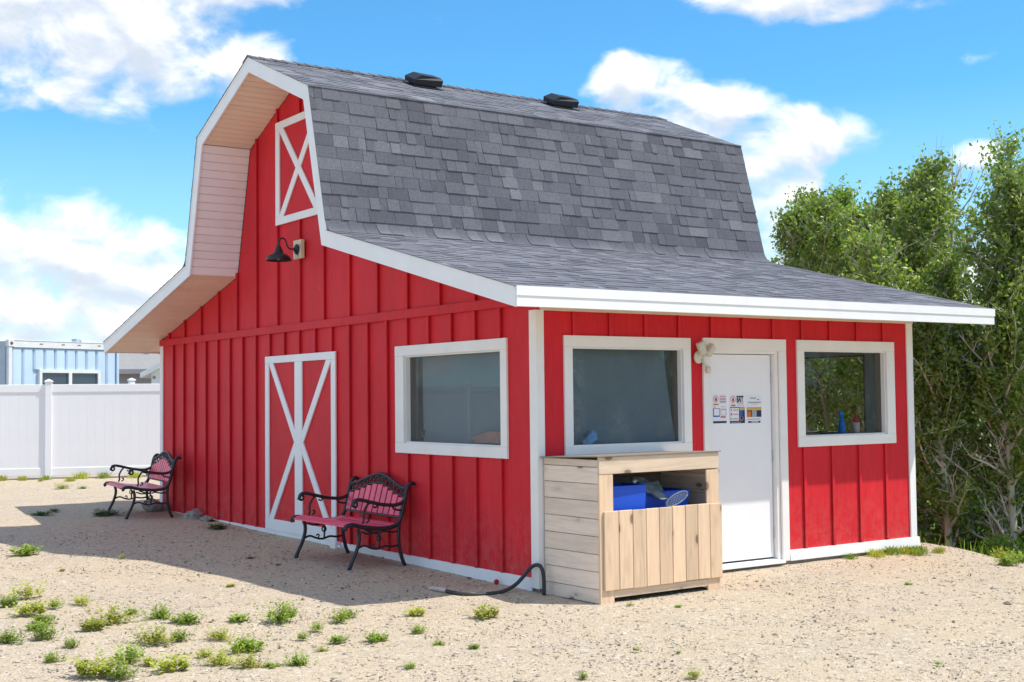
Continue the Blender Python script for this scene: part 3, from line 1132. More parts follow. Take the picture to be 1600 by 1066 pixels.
tot_ind = 0
for side in (0, 1):
    def mir(p_):
        return (2 * YC - p_[0], p_[1]) if side else p_
    # flare
    path, ln = line_path(mir(OUT[0]), mir(OUT[1]))
    mb = MB()
    nC = 25
    ex = (ln + .02) / nC
    for k in range(nC):
        for (xa, xb) in course_widths(rs.uniform(.05, .3)):
            hi = rs.random() < .5
            slab(mb, path, -.02 + k * ex + (0 if hi else .004), -.02 + (k + 1) * ex + .02, xa + .001, xb - .001, (.0078 if hi else .003) + .0008 * rs.random(), .0015)
    o_ = mb.build('flare_shingles', 'shingle', roof)
    o_['kind'] = 'stuff'
    # steep
    fd = Vector(mir(OUT[1])) - Vector(mir(OUT[0]))
    path, ln = steep_path(mir(OUT[1]), mir(OUT[2]), fd)
    nC = 12
    ex = ln / nC
    mb = MB()
    for k in range(nC):
        row = course_widths(rs.uniform(.05, .3), .12)
        for (xa, xb) in row:
            hi = rs.random() < .5
            tt = (.0175 if hi else .0075) + .0012 * rs.random()
            s0 = k * ex - (.004 if hi else 0) + rs.uniform(-.002, .002) if k else 0
            if side == 0 and tot_ind < 300:
                m1 = MB()
                slab(m1, path, s0, (k + 1) * ex + .012, xa + .0024, xb - .0024, tt, .004, 6 if k < 2 else 1)
                m1.build('shingle', 'shingle', roof)
                tot_ind += 1
            else:
                slab(mb, path, s0, (k + 1) * ex + .012, xa + .0024, xb - .0024, tt, .004, 6 if k < 2 else 1)
    if mb.v:
        o_ = mb.build('steep_shingles', 'shingle', roof)
        o_['kind'] = 'stuff'
    # upper
    path, ln = line_path(mir(OUT[2]), mir(OUT[3]))
    mb = MB()
    nC = 13
    ex = (ln + .02) / nC
    for k in range(nC):
        for (xa, xb) in course_widths(rs.uniform(.05, .3)):
            hi = rs.random() < .5
            slab(mb, path, -.025 + k * ex + (0 if hi else .004), min(-.02 + (k + 1) * ex + .02, ln), xa + .001, xb - .001, (.0078 if hi else .003) + .0008 * rs.random(), .0015)
    o_ = mb.build('upper_shingles', 'shingle', roof)
    o_['kind'] = 'stuff'
# ridge caps
mb = MB()
x = SX0
while x < SX1 - .05:
    x2 = min(x + .143, SX1)
    zt = OUT[3][1] + .014
    for s_ in (-1, 1):
        vs = []
        for xx, th in ((x, .012), (x2 + .015, .005)):
            vs += [(xx, YC, zt + th), (xx, YC + s_ * .14, zt + th - .058), (xx, YC + s_ * .14, zt - .070), (xx, YC, zt - .006)]
        mb.add(vs, [(0, 1, 5, 4), (1, 2, 6, 5), (2, 3, 7, 6), (0, 3, 2, 1), (4, 5, 6, 7), (0, 4, 7, 3)])
    x = x2
o_ = mb.build('ridge_caps', 'shingle', roof)
o_['kind'] = 'stuff'


# roof vents
def roof_vent(x):
    sl = R(22.6)
    v = bpy.data.objects.new('roof_vent', None)
    COL.objects.link(v)
    v.parent = barn
    v.location = (x, 4.40, OUT[3][1] - .342 * .4165 + .012)
    v.rotation_euler = (sl, 0, 0)
    v.scale = (.82, .82, .8)
    MB().box(-.26, .26, -.22, .2, 0, .006).build('flashing', 'vent_plastic', v)
    MB().box(-.17, .17, -.13, .13, .006, .05).build('collar', 'vent_plastic', v)
    # hood with sloping shoulders
    vs = [(-.22, -.16, .03), (.24, -.16, .03), (.24, .16, .03), (-.22, .16, .03),
          (-.235, -.16, .10), (.25, -.16, .13), (.25, .16, .13), (-.235, .16, .10),
          (-.12, -.15, .175), (.225, -.13, .165), (.225, .13, .165), (-.12, .13, .175)]
    fs = [(0, 3, 2, 1), (0, 1, 5, 4), (1, 2, 6, 5), (2, 3, 7, 6), (3, 0, 4, 7), (4, 5, 9, 8), (5, 6, 10, 9), (6, 7, 11, 10), (7, 4, 8, 11), (8, 9, 10, 11)]
    MB().add(vs, fs).build('hood', 'vent_plastic', v)


roof_vent(1.48)
roof_vent(3.58)

# ------------------------------------------------------------------ gooseneck lamp
lamp = thing('wall_lamp', 'black gooseneck barn lamp on a pale block below the loft hatch', 'lamp', (-.022, 4.688, 3.31))
MB().box(-.045, 0, -.107, .107, 0, .22, ch=.004).build('mounting_block', 'wood_block', lamp)
RY = Matrix.Rotation(R(-90), 3, 'Y')
MB().lathe([(.062, 0), (.062, .012), (.045, .025), (.016, .035), (.016, .05)], (-.046, 0, .11), 18, RY).build('backplate', 'black_paint', lamp, True)
neck = smooth_path([(-.09, 0, .11), (-.14, 0, .112), (-.175, 0, .15), (-.195, 0, .21), (-.235, 0, .232), (-.272, 0, .20), (-.28, 0, .145)], 5)
MB().tube(neck, .0095, 8).build('gooseneck', 'black_paint', lamp, True)
MB().lathe([(.014, .15), (.03, .125), (.058, .055), (.06, .045), (.10, .035), (.135, .005), (.152, -.035), (.147, -.036), (.13, 0), (.095, .028), (.05, .035)], (-.28, 0, 0), 28).build('lamp_shade', 'black_paint', lamp, True)
MB().lathe([(.012, .035), (.03, .02), (.032, 0), (.02, -.02), (.005, -.027)], (-.28, 0, 0), 14).build('bulb', 'lens_glass', lamp, True)

# ------------------------------------------------------------------ security light over the door
sl_ = thing('security_light', 'old cream twin floodlight with motion sensor at the corner of the door casing', 'floodlight', (1.868, -.03, 2.02))
sl_.scale = (.74, .74, .80)
RX = Matrix.Rotation(R(90), 3, 'X')
MB().lathe([(.075, 0), (.075, .02), (.068, .032), (.03, .036)], (0, 0, 0), 22, RX).build('base_plate', 'aged_white_plastic', sl_, True)


def head(cx, cz, ang, yaw):
    M_ = Matrix.Translation((cx, -.085, cz)) @ Matrix.Rotation(R(ang), 4, 'Y') @ Matrix.Rotation(R(yaw), 4, 'Z')
    h_ = MB().box(-.046, .046, -.04, .04, -.074, .074, M_, ch=.008).build('lamp_head', 'aged_white_plastic', sl_)
    MB().box(-.038, .038, -.0445, -.0405, -.064, .064, M_, ch=.0015).build('lens', 'lens_glass', h_)
    MB().tube([(0, -.03, .02), (cx * .5, -.055, cz * .6), (cx, -.075, cz * .9)], .012, 8).build('knuckle', 'aged_white_plastic', sl_, True)


head(-.012, .105, -22, -18)
head(.135, .085, 42, 18)
MB().tube([(.03, -.035, -.03), (.07, -.05, -.075), (.105, -.055, -.105)], .017, 8).build('sensor_arm', 'aged_white_plastic', sl_, True)
MB().lathe([(.018, .045), (.033, .035), (.036, 0), (.033, -.03), (.018, -.04)], (.122, -.06, -.15), 16).build('motion_sensor', 'aged_white_plastic', sl_, True)


# ------------------------------------------------------------------ posters on the door
def text_mesh(s_, size, mt_):
    cu = bpy.data.curves.new('lettering', 'FONT')
    cu.body = s_
    cu.size = size
    cu.resolution_u = 2
    cu.extrude = .0
    cu.offset = .0035
    ob = bpy.data.objects.new('tmp', cu)
    COL.objects.link(ob)
    dg = bpy.context.evaluated_depsgraph_get()
    me_ = bpy.data.meshes.new_from_object(ob.evaluated_get(dg))
    bpy.data.objects.remove(ob)
    me_.materials.clear()
    me_.materials.append(MATS[mt_])
    return me_


PY = .0488


def poster(x0, x1, z0, z1, label):
    p_ = thing('poster', label, 'poster', (x0, PY, z0), 0, None)
    w, h = x1 - x0, z1 - z0
    MB().box(0, w, -.0008, 0, 0, h).build('sheet', 'paper', p_)

    def bar(u0, u1, v0, v1, mt_, nm='printed_block', dpt=.0):
        return MB().box(u0 * w, u1 * w, -.0012 - dpt, -.0009 - dpt * .9, v0 * h, v1 * h).build(nm, mt_, p_)

    def disc(cu, cv, r_, mt_, dpt=.0, ry=1.0):
        pts = [(cu * w + r_ * w * math.cos(a * math.pi / 9), cv * h + ry * r_ * w * math.sin(a * math.pi / 9)) for a in range(18)]
        return MB().prism(pts, 1, -.0012 - dpt, -.0009 - dpt * .9).build('printed_emblem', mt_, p_)
    return p_, bar, disc, w, h


p1, bar, disc, w, h = poster(2.122, 2.306, 1.386, 1.665, 'leftmost of three door flyers, round red emblem over two boxes')
disc(.24, .84, .19, 'ink_pink'); disc(.24, .84, .13, 'paper', .0006); disc(.24, .83, .08, 'ink_red', .0012, 1.3)
bar(.05, .43, .63, .68, 'ink_orange'); bar(.5, .95, .90, .95, 'ink_pink'); bar(.5, .96, .79, .88, 'ink_pink'); bar(.5, .97, .71, .77, 'ink_grey')
bar(.08, .2, .555, .58, 'ink_navy'); bar(.58, .92, .56, .58, 'ink_pink')
bar(.02, .50, .22, .52, 'ink_blue'); bar(.08, .46, .27, .50, 'paper', dpt=.0006); bar(.55, .98, .27, .50, 'ink_pink'); bar(.60, .93, .29, .45, 'paper', dpt=.0006)
bar(.56, .92, .19, .24, 'ink_red'); bar(.02, .98, .0, .075, 'ink_navy')
p2, bar, disc, w, h = poster(2.348, 2.551, 1.381, 1.659, 'middle of three door flyers, reading BAIT in black letters')
disc(.23, .84, .18, 'ink_pink'); disc(.23, .84, .12, 'paper', .0006); disc(.23, .83, .07, 'ink_red', .0012, 1.3)
bar(.08, .38, .60, .66, 'ink_orange'); bar(.48, .92, .925, .965, 'ink_black')
tm = link('lettering', text_mesh('BAIT', .082, 'ink_black'), p2)
tm.rotation_euler = (R(90), 0, 0)
tm.scale = (.54, 1, 1)
tm.location = (.455 * w, -.0018, .745 * h)
bar(.47, .95, .69, .72, 'ink_pink'); bar(.52, .95, .62, .65, 'ink_pink')
bar(.0, 1, .0, .57, 'ink_navy'); bar(.02, .60, .09, .54, 'paper', dpt=.0006); bar(.63, .99, .46, .56, 'ink_gold', dpt=.0006)
for zz in (.47, .32, .16):
    disc(.11, zz, .055, 'ink_red' if zz == .32 else 'ink_grey', .0012); bar(.22, .56, zz - .03, zz + .02, 'ink_pink', dpt=.0012)
bar(.64, .84, .22, .46, 'ink_blue', dpt=.0006); disc(.78, .17, .12, 'ink_pink', .0006); disc(.78, .17, .09, 'ink_navy', .0012)
bar(.08, .72, .025, .05, 'ink_grey', dpt=.0006)
p3, bar, disc, w, h = poster(2.575, 2.783, 1.377, 1.657, 'rightmost of three door flyers, grey heading over a sunset picture')
bar(.26, .66, .86, .91, 'ink_grey'); bar(.72, .84, .82, .85, 'ink_navy'); bar(.1, .95, .71, .76, 'ink_grey'); bar(.3, .75, .66, .68, 'ink_pink')
bar(.02, .98, .22, .57, 'ink_navy'); bar(.02, .98, .46, .57, 'ink_gold', dpt=.0006); bar(.02, .30, .22, .42, 'ink_orange', dpt=.0006); bar(.36, .66, .22, .46, 'ink_grey', dpt=.0006)
bar(.04, .9, .13, .16, 'ink_grey'); bar(.1, .9, .015, .08, 'ink_navy'); bar(.3, .75, .035, .06, 'paper', dpt=.0006)

# ------------------------------------------------------------------ wooden bin by the side wall
CY0, CY1 = -.782, -.036
GZ = -.05
bn = thing('wooden_bin', 'open fronted cedar board bin standing under the window beside the white door', 'wooden bin', (.036, CY1, GZ), R(1.4))
bn.scale = (1.03, 1, 1)


def cb(x0, x1, y0, y1, z0, z1, nm, mt_, M_=None, ch=.004, par=bn):
    ox, oy, oz = .09, CY1, GZ
    b_ = MB().box(x0 - ox, x1 - ox, y0 - oy, y1 - oy, z0 - oz, z1 - oz, M_, ch=ch)
    return b_.build(nm, mt_, par)


zs = [-.045, .069, .213, .357, .502, .647, .793, .934, 1.072, 1.135]
jr = random.Random(2)
for a, b in zip(zs[:-1], zs[1:]):
    j = jr.uniform(-.002, .002)
    cb(.092 + j, .111 + j, CY0 + .02, CY1, a + .002, b - .002, 'side_board', 'wood_side')
    cb(1.405, 1.424, CY0 + .02, CY1, a + .002, b - .002, 'side_board', 'wood_side')
    cb(.112, 1.404, CY1 - .02, CY1 - .002, a + .002, b - .002, 'back_board', 'bin_shade')
cb(.09, .238, CY0, CY0 + .019, -.06, 1.012, 'corner_post', 'wood_upright')
cb(1.277, 1.424, CY0, CY0 + .019, -.07, 1.004, 'corner_post', 'wood_upright')
cb(.112, .15, CY0 + .02, CY0 + .09, -.055, 1.10, 'inner_post', 'wood_upright')
cb(1.366, 1.404, CY0 + .02, CY0 + .09, -.06, 1.10, 'inner_post', 'wood_upright')
cb(.088, 1.426, CY0 - .003, CY0 + .017, 1.014, 1.157, 'top_rail', 'wood_rail')
cb(.239, 1.276, CY0 + .002, CY0 + .02, -.005, .058, 'bottom_rail', 'wood_rail')
cb(.112, 1.404, CY0 + .02, CY1 - .021, .60, .62, 'shelf', 'bin_shade')
for z in (.93, .79):
    cb(1.385, 1.404, CY0 + .1, CY1 - .03, z, z + .03, 'cleat', 'wood_side')
px = [.122, .277, .425, .569, .713, .859, 1.006, 1.15, 1.291, 1.436]
for a, b in zip(px[:-1], px[1:]):
    dz = jr.uniform(-.004, .004)
    cb(a + .0022, b - .0022, CY0 - .022, CY0 - .003, .06 + dz, .709 + dz, 'front_plank', 'wood_upright')
# lid sheet, dropping a little to the wall
mb = MB()
mb.prism([(CY0 - .018 - CY1, 1.166 - GZ), (0.01, 1.142 - GZ), (0.01, 1.131 - GZ), (CY0 - .018 - CY1, 1.158 - GZ)], 0, -.035, 1.35)
mb.build('lid', 'wood_lid', bn)


# blue tubs inside the bin
def tub(x0, x1, y0, y1, z0, z1, label):
    t_ = thing('plastic_tub', label, 'plastic tub', ((x0 + x1) / 2, (y0 + y1) / 2, z0))
    w, d, h = (x1 - x0) / 2, (y1 - y0) / 2, z1 - z0
    k = .94
    mb_ = MB()
    th = .006
    lo = [(-w * k, -d * k), (w * k, -d * k), (w * k, d * k), (-w * k, d * k)]
    hi = [(-w, -d), (w, -d), (w, d), (-w, d)]
    vs = [(x, y, 0) for x, y in lo] + [(x, y, h) for x, y in hi] + [(x * (1 - th / w), y * (1 - th / d), h) for x, y in hi] + [(x * (1 - th / w), y * (1 - th / d), .008) for x, y in lo]
    fs = [(3, 2, 1, 0)]
    for i in range(4):
        j = (i + 1) % 4
        fs += [(i, j, j + 4, i + 4), (i + 4, j + 4, j + 8, i + 8), (i + 8, j + 8, j + 12, i + 12)]
    fs.append((12, 13, 14, 15))
    mb_.add(vs, fs).build('tub_body', 'blue_plastic', t_)
    r_ = MB()
    for (a, b) in ((0, 1), (1, 2), (2, 3), (3, 0)):
        p0, p1 = hi[a], hi[b]
        r_.tube([(p0[0], p0[1], h - .008), (p1[0], p1[1], h - .008)], .009, 6)
    r_.build('rim', 'blue_plastic', t_)


tub(.13, .63, -.70, -.38, .622, .905, 'tall blue plastic tub in the left of the wooden bin')
tub(.66, 1.21, -.60, -.2, .622, .83, 'low blue plastic tub in the right of the wooden bin')
# dip net folded over the tubs
dn = thing('dip_net', 'grey dip net with oval frame lying over the blue tubs', 'dip net', (.80, -.65, .80))
nv, nf = [], []
for i in range(9):
    for j in range(9):
        u, v_ = i / 8, j / 8
        nv.append((-.15 + .27 * u + .04 * v_, -.05 + .22 * v_, .02 + .13 * v_ - .09 * u * (1 - .4 * v_) + .014 * math.sin(9 * u + 5 * v_) + .012 * math.sin(17 * v_ + 2)))
for i in range(8):
    for j in range(8):
        nf.append((i * 9 + j, (i + 1) * 9 + j, (i + 1) * 9 + j + 1, i * 9 + j + 1))
MB().add(nv, nf).build('net_bag', 'grey_net', dn, True)
hoop = [(.13 + .1035 * math.cos(a) + .03 * math.sin(a), -.10 - .02 * math.cos(a), -.03 + .055 * math.sin(a) + .03 * math.cos(a)) for a in [2 * math.pi * k / 24 for k in range(25)]]
MB().tube(hoop, .005, 6).build('hoop', 'grey_net', dn, True)
mb = MB()
for k in range(-3, 4):
    u = k / 3.6
    hw = math.sqrt(1 - u * u)
    A = (.13 + .1035 * u + .03 * hw, -.10 - .02 * u, -.03 + .055 * hw + .03 * u)
    B = (.13 + .1035 * u - .03 * hw, -.10 - .02 * u, -.03 - .055 * hw + .03 * u)
    mb.tube([A, B], .0022, 4)
    A = (.13 - .1035 * hw + .03 * u, -.10 + .02 * hw, -.03 + .055 * u - .03 * hw)
    B = (.13 + .1035 * hw + .03 * u, -.10 - .02 * hw, -.03 + .055 * u + .03 * hw)
    mb.tube([A, B], .0022, 4)
mb.build('hoop_mesh', 'grey_net', dn)
cup = MB().lathe([(.030, 0), (.036, .10), (.033, .10), (.028, .005)], (0, 0, 0), 18).build('metal_cup', 'steel', None, True)
cup.location = (.69, -.47, .86)
tag(cup, 'small steel cup standing among the blue tubs in the wooden bin', 'cup')


# ------------------------------------------------------------------ park benches
def make_bench(label):
    b = thing('park_bench', label, 'bench', (0, 0, 0), 0, 'park benches along the gable wall')
    HV = .60

    def P3(pts, v):
        return [(u, v, w) for (u, w) in pts]
    for v in (-HV, HV):
        MB().tube(smooth_path(P3([(.535, 0), (.505, .07), (.455, .17), (.425, .27), (.425, .34), (.44, .385)], v), 3), [.021] * 3 + [.019] * 13, 6).build('leg', 'black_iron', b, True)
        MB().tube(smooth_path(P3([(-.085, 0), (-.05, .08), (-.02, .2), (-.015, .32), (-.02, .42)], v), 3), .019, 6).build('leg', 'black_iron', b, True)
        fr_ = MB()
        fr_.tube(smooth_path(P3([(.565, .385), (.575, .405), (.55, .428), (.48, .43), (.40, .408), (.28, .388), (.14, .378), (.04, .392), (-.02, .43), (-.05, .50), (-.075, .60), (-.098, .69), (-.118, .765), (-.15, .805), (-.185, .805), (-.195, .785)], v), 3), .019, 6, 1.15)
        fr_.tube(smooth_path(P3([(.36, .375), (.27, .345), (.2, .345)], v), 3), .01, 5)
        fr_.build('end_frame', 'black_iron', b, True)
        ar = MB()
        ar.tube(smooth_path(P3([(.465, .605), (.44, .602), (.435, .628), (.46, .648), (.49, .635), (.495, .605), (.475, .66), (.42, .672), (.32, .650), (.18, .615), (.04, .60), (-.03, .61), (-.075, .63)], v)[5:], 3), .016, 6, 1.2)
        ar.tube([Vector((.468 + .026 * math.cos(a), v, .628 + .026 * math.sin(a))) for a in [k * 2 * math.pi / 10 for k in range(11)]], .012, 6)
        ar.tube(smooth_path(P3([(.31, .64), (.345, .60), (.375, .54), (.372, .48), (.385, .44)], v), 3), .012, 5)
        ar.tube(smooth_path(P3([(.24, .628), (.225, .600), (.245, .588), (.268, .60)], v), 3), .009, 5)
        ar.tube(smooth_path(P3([(.345, .445), (.318, .462), (.318, .485), (.338, .487)], v), 3), .009, 5)
        ar.tube(smooth_path(P3([(.06, .60), (.03, .56), (-.04, .545)], v), 3), .010, 5)
        ar.build('armrest', 'black_iron', b, True)
        st = MB()
        st.tube(smooth_path(P3([(.445, .20), (.37, .225), (.29, .195), (.22, .185), (.14, .205), (.06, .195), (-.02, .205)], v), 3), .011, 6)
        st.tube(smooth_path(P3([(.20, .385), (.215, .335), (.20, .29), (.205, .19)], v), 3), .010, 5)
        st.tube([Vector((.205 + .024 * math.cos(a), v, .285 + .026 * math.sin(a))) for a in [k * 2 * math.pi / 10 for k in range(11)]], .008, 5)
        st.tube(smooth_path(P3([(.40, .36), (.33, .335), (.25, .34), (.215, .33)], v), 3), .010, 5)
        st.tube(smooth_path(P3([(-.01, .34), (.07, .335), (.15, .35), (.195, .335)], v), 3), .010, 5)
        st.tube(smooth_path(P3([(.275, .195), (.262, .225), (.282, .235), (.295, .22)], v), 3), .008, 5)
        st.build('stretcher', 'black_iron', b, True)
    # seat slats run the length of the bench
    for (u, w, a) in ((.535, .418, 28), (.468, .432, -8), (.395, .412, -14), (.322, .397, -9), (.249, .388, -5), (.176, .382, 0), (.103, .385, 6), (.035, .398, 14)):
        M_ = Matrix.Translation((u, 0, w)) @ Matrix.Rotation(R(a), 4, 'Y')
        MB().box(-.032, .032, -HV + .012, HV - .012, .002, .018, M_, ch=.006).build('seat_slat', 'red_slat', b)

    def back(w):   # u of the back plane at height w
        return -.05 - (w - .5) * .265

    def arch(v, ends, mid):
        x = 1 - min(1, abs(v) / HV)
        return ends + (mid - ends) * (x * x * (3 - 2 * x))
    n_ = 10
    for k in range(n_):
        v = -HV + .075 + (2 * HV - .15) * k / (n_ - 1)
        z1 = arch(v, .665, .78) - .004
        u0, u1 = back(.485), back(z1)
        a = math.atan2(u1 - u0, z1 - .485)
        ln = math.hypot(u1 - u0, z1 - .485)
        M_ = Matrix.Translation((u0 + .004, v, .485)) @ Matrix.Rotation(a, 4, 'Y')
        MB().box(-.008, .008, -.046, .046, 0, ln, M_, ch=.004).build('back_slat', 'red_slat', b)
    vs_ = [-HV + 2 * HV * k / 28 for k in range(29)]
    MB().tube([(back(.475), v, .475) for v in (-HV, 0, HV)], .011, 6).build('lower_back_rail', 'black_iron', b)
    cr = MB()
    cr.tube([(back(arch(v, .675, .79)) + .002, v, arch(v, .675, .79)) for v in vs_], .011, 6)
    cr.tube([(back(arch(v, .755, .875)) + .002, v, arch(v, .755, .875)) for v in vs_], .017, 6)
    for k in range(1, 28):
        v = vs_[k]
        a0, a1 = arch(v, .675, .79), arch(v, .755, .875)
        v2 = vs_[k - 1]
        b0, b1 = arch(v2, .675, .79), arch(v2, .755, .875)
        if k % 2:
            cr.tube(smooth_path([(back(b0), v2, b0), (back((b0 + b1) / 2) + .008, v2 + .008, (b0 + b1) / 2), (back(a1), v, a1)], 3), .0065, 5)
        else:
            cr.tube(smooth_path([(back(b1), v2, b1), (back((b0 + b1) / 2) + .008, v2 + .03, (b0 + b1) / 2), (back(a0), v, a0)], 3), .0065, 5)
        zc = (a0 + a1) / 2 + (.018 if k % 3 else -.02)
        cr.add([(back(zc) + .012, v - .02, zc - .012), (back(zc) + .014, v, zc - .022), (back(zc) + .012, v + .022, zc + .01), (back(zc) + .014, v + .002, zc + .024), (back(zc) - .004, v, zc)], [(0, 1, 2, 3), (0, 4, 1), (1, 4, 2), (2, 4, 3), (3, 4, 0)])
    cr.build('back_crest', 'black_iron', b, True)
    return b


bench1 = make_bench('black iron park bench with red slats in front of the sham barn door')
bench1.location = (-.215, 2.70, zg(-.3, 2.7) - .006)
bench1.rotation_euler = (0, 0, R(180))
bench2 = copy_tree(bench1)
bench2['label'] = 'black iron park bench with red slats at the far corner near the fence'
bench2.location = (-.35, 8.72, zg(-.4, 8.7) - .006)
bench2.rotation_euler = (0, 0, R(174))

# ------------------------------------------------------------------ hose, cap, block, rocks
hz_ = lambda x, y, d=.015: (x, y, zg(x, y) + d)
hose = thing('hose', 'black hose looping out from behind the wooden bin onto the gravel', 'hose', (-.06, .1, zg(-.06, .1)))
hp = [hz_(-.69, .42), hz_(-.68, .30), hz_(-.62, .17), hz_(-.46, .12), hz_(-.30, .12, .02), (-.17, .13, .03), (-.10, .10, .10), (-.065, .03, .185), (-.055, -.05, .215), (-.04, -.095, .19), (-.03, -.11, .10), (-.03, -.11, -.05)]
o3 = Vector(hose.location)
MB().tube([p_ - o3 for p_ in smooth_path(hp, 5)], .017, 8).build('hose_pipe', 'hose_black', hose, True)
MB().tube([p_ - o3 for p_ in smooth_path([hz_(-.735, .62), hz_(-.72, .54, .02), hz_(-.69, .41)], 4)], [.012, .014, .016, .018, .021, .021, .021, .020, .018], 10).build('hose_end', 'hose_pale', hose, True)
cap_ = MB().lathe([(.022, 0), (.024, .006), (.024, .018), (.02, .026), (.008, .028)], (0, 0, 0), 14, Matrix.Rotation(R(60), 3, 'X')).build('bottle_cap', 'red_plastic', None, True)
cap_.location = hz_(-.07, .57, .012)
tag(cap_, 'small dark red cap lying at the foot of the gable wall', 'cap')
tp = thing('hose_tap', 'pale blue grey box with a small tap at the wall foot behind the near bench', 'tap', (-.03, 3.745, -.01))
MB().box(-.07, 0, -.06, .06, -.05, .105, ch=.006).build('tap_box', 'white_paint', tp)
MB().tube([(-.035, -.06, .06), (-.035, -.12, .055)], .013, 8).build('spout', 'white_paint', tp, True)
MB().lathe([(.022, 0), (.026, .008), (.022, .016)], (-.035, -.125, .055), 10, Matrix.Rotation(R(90), 3, 'X')).build('tap_handle', 'white_paint', tp, True)


def rock(x, y, r_, seed, label):
    bm = bmesh.new()
    bmesh.ops.create_icosphere(bm, subdivisions=3, radius=r_)
    for v_ in bm.verts:
        n_ = noise.noise(Vector(v_.co) / r_ * 1.1 + Vector((seed * 7, 0, 0))) + .5 * noise.noise(Vector(v_.co) / r_ * 2.6 + Vector((0, seed * 5, 0)))
        v_.co *= 1 + .38 * n_
        v_.co.z *= .72
    me_ = bpy.data.meshes.new('rock')
    bm.to_mesh(me_)
    bm.free()
    me_.materials.append(MATS['rock'])
    ob = link('rock', me_)
    ob.location = (x, y, zg(x, y) + r_ * .25)
    tag(ob, label, 'rock', 'rocks at the wall foot')


rock(-.14, 7.78, .13, 1, 'pointed grey rock against the skirting right of the far bench')
rock(-.13, 7.38, .075, 2, 'small pale rock right of the pointed one by the skirting')
rock(-.20, 9.15, .17, 3, 'largest grey rock under the far bench at the barn corner')

# ------------------------------------------------------------------ things on the window sills inside
def sill(plane):
    if plane == 's':
        return WIN_SIDE[1][2] + .015
    return WIN_GAB[0][2] + .015


sp_ = thing('spray_bottle', 'blue spray cleaner bottle on the sill of the window right of the door', 'bottle', (4.02, .105, sill('s')))
MB().lathe([(.036, 0), (.042, .012), (.042, .06), (.034, .10), (.030, .13), (.016, .165), (.014, .19)], (0, 0, 0), 18).build('bottle_body', 'cleaner_blue', sp_, True)
MB().box(-.040, .018, -.014, .014, .19, .235, ch=.006).build('trigger_head', 'cleaner_blue', sp_)
MB().tube([(-.02, 0, .195), (-.035, 0, .165), (-.03, 0, .145)], .006, 6).build('trigger', 'cleaner_blue', sp_)
sb_ = thing('squeeze_bottle', 'clear bottle with red shoulder beside the blue spray cleaner', 'bottle', (4.24, .105, sill('s')))
MB().lathe([(.036, 0), (.04, .01), (.04, .11), (.034, .12)], (0, 0, 0), 18).build('bottle_body', 'bottle_clear', sb_, True)
MB().lathe([(.041, .115), (.041, .135), (.022, .17), (.012, .18), (.010, .21), (.004, .215)], (0, 0, 0), 18).build('bottle_top', 'bottle_red', sb_, True)
dsh = MB().lathe([(.05, 0), (.062, .012), (.058, .028), (.04, .03)], (0, 0, 0), 18).build('dish', 'black_paint', None, True)
dsh.location = (3.72, .11, sill('s'))
tag(dsh, 'flat dark dish on the sill left of the spray bottle', 'dish')


def crumple(name, mt_, loc, sx, sy, sz, seed, label, cat, tilt=0):
    bm = bmesh.new()
    bmesh.ops.create_icosphere(bm, subdivisions=4, radius=1)
    for v_ in bm.verts:
        c_ = Vector(v_.co)
        d = 1 + .30 * noise.noise(c_ * 1.6 + Vector((seed, 0, 0))) + .22 * abs(noise.noise(c_ * 3.4 + Vector((0, seed, 0))))
        v_.co = Vector((c_.x * sx * d, c_.y * sy * d, max(c_.z, -.25) * sz * d))
        v_.co.z += tilt * v_.co.x
    me_ = bpy.data.meshes.new(name)
    bm.to_mesh(me_)
    bm.free()
    me_.materials.append(MATS[mt_])
    me_.polygons.foreach_set('use_smooth', [True] * len(me_.polygons))
    ob = link(name, me_)
    ob.location = loc
    tag(ob, label, cat)
    return ob


crumple('cloth', 'cloth_blue', (.66, .105, WIN_SIDE[0][2] + .04), .085, .025, .075, 3, 'crumpled pale blue cloth on the sill of the window above the bin', 'cloth', .5)
c1 = crumple('fabric_bundle', 'cloth_skin', (.105, .80, sill('g') + .03), .025, .36, .085, 8, 'pinkish brown rounded bundle at the sill of the gable window', 'bundle')
c2 = crumple('cloth', 'cloth_blue', (.10, .60, sill('g') + .05), .028, .035, .13, 5, 'blue cloth at the end of the pinkish bundle in the gable window', 'cloth')
MATS['cloth_skin'].node_tree
# small hanging toy-like tag on the gable pane
tg = MB().box(-.004, .0, -.035, .035, -.02, .03, ch=.002).box(-.004, 0, -.05, .05, .025, .04, ch=.002).box(-.004, 0, -.02, .025, -.045, -.02, ch=.002).build('window_sticker', 'ink_black', None)
tg.location = (.064, 2.05, 1.30)
tag(tg, 'small dark sticker low on the left of the gable window pane', 'sticker')

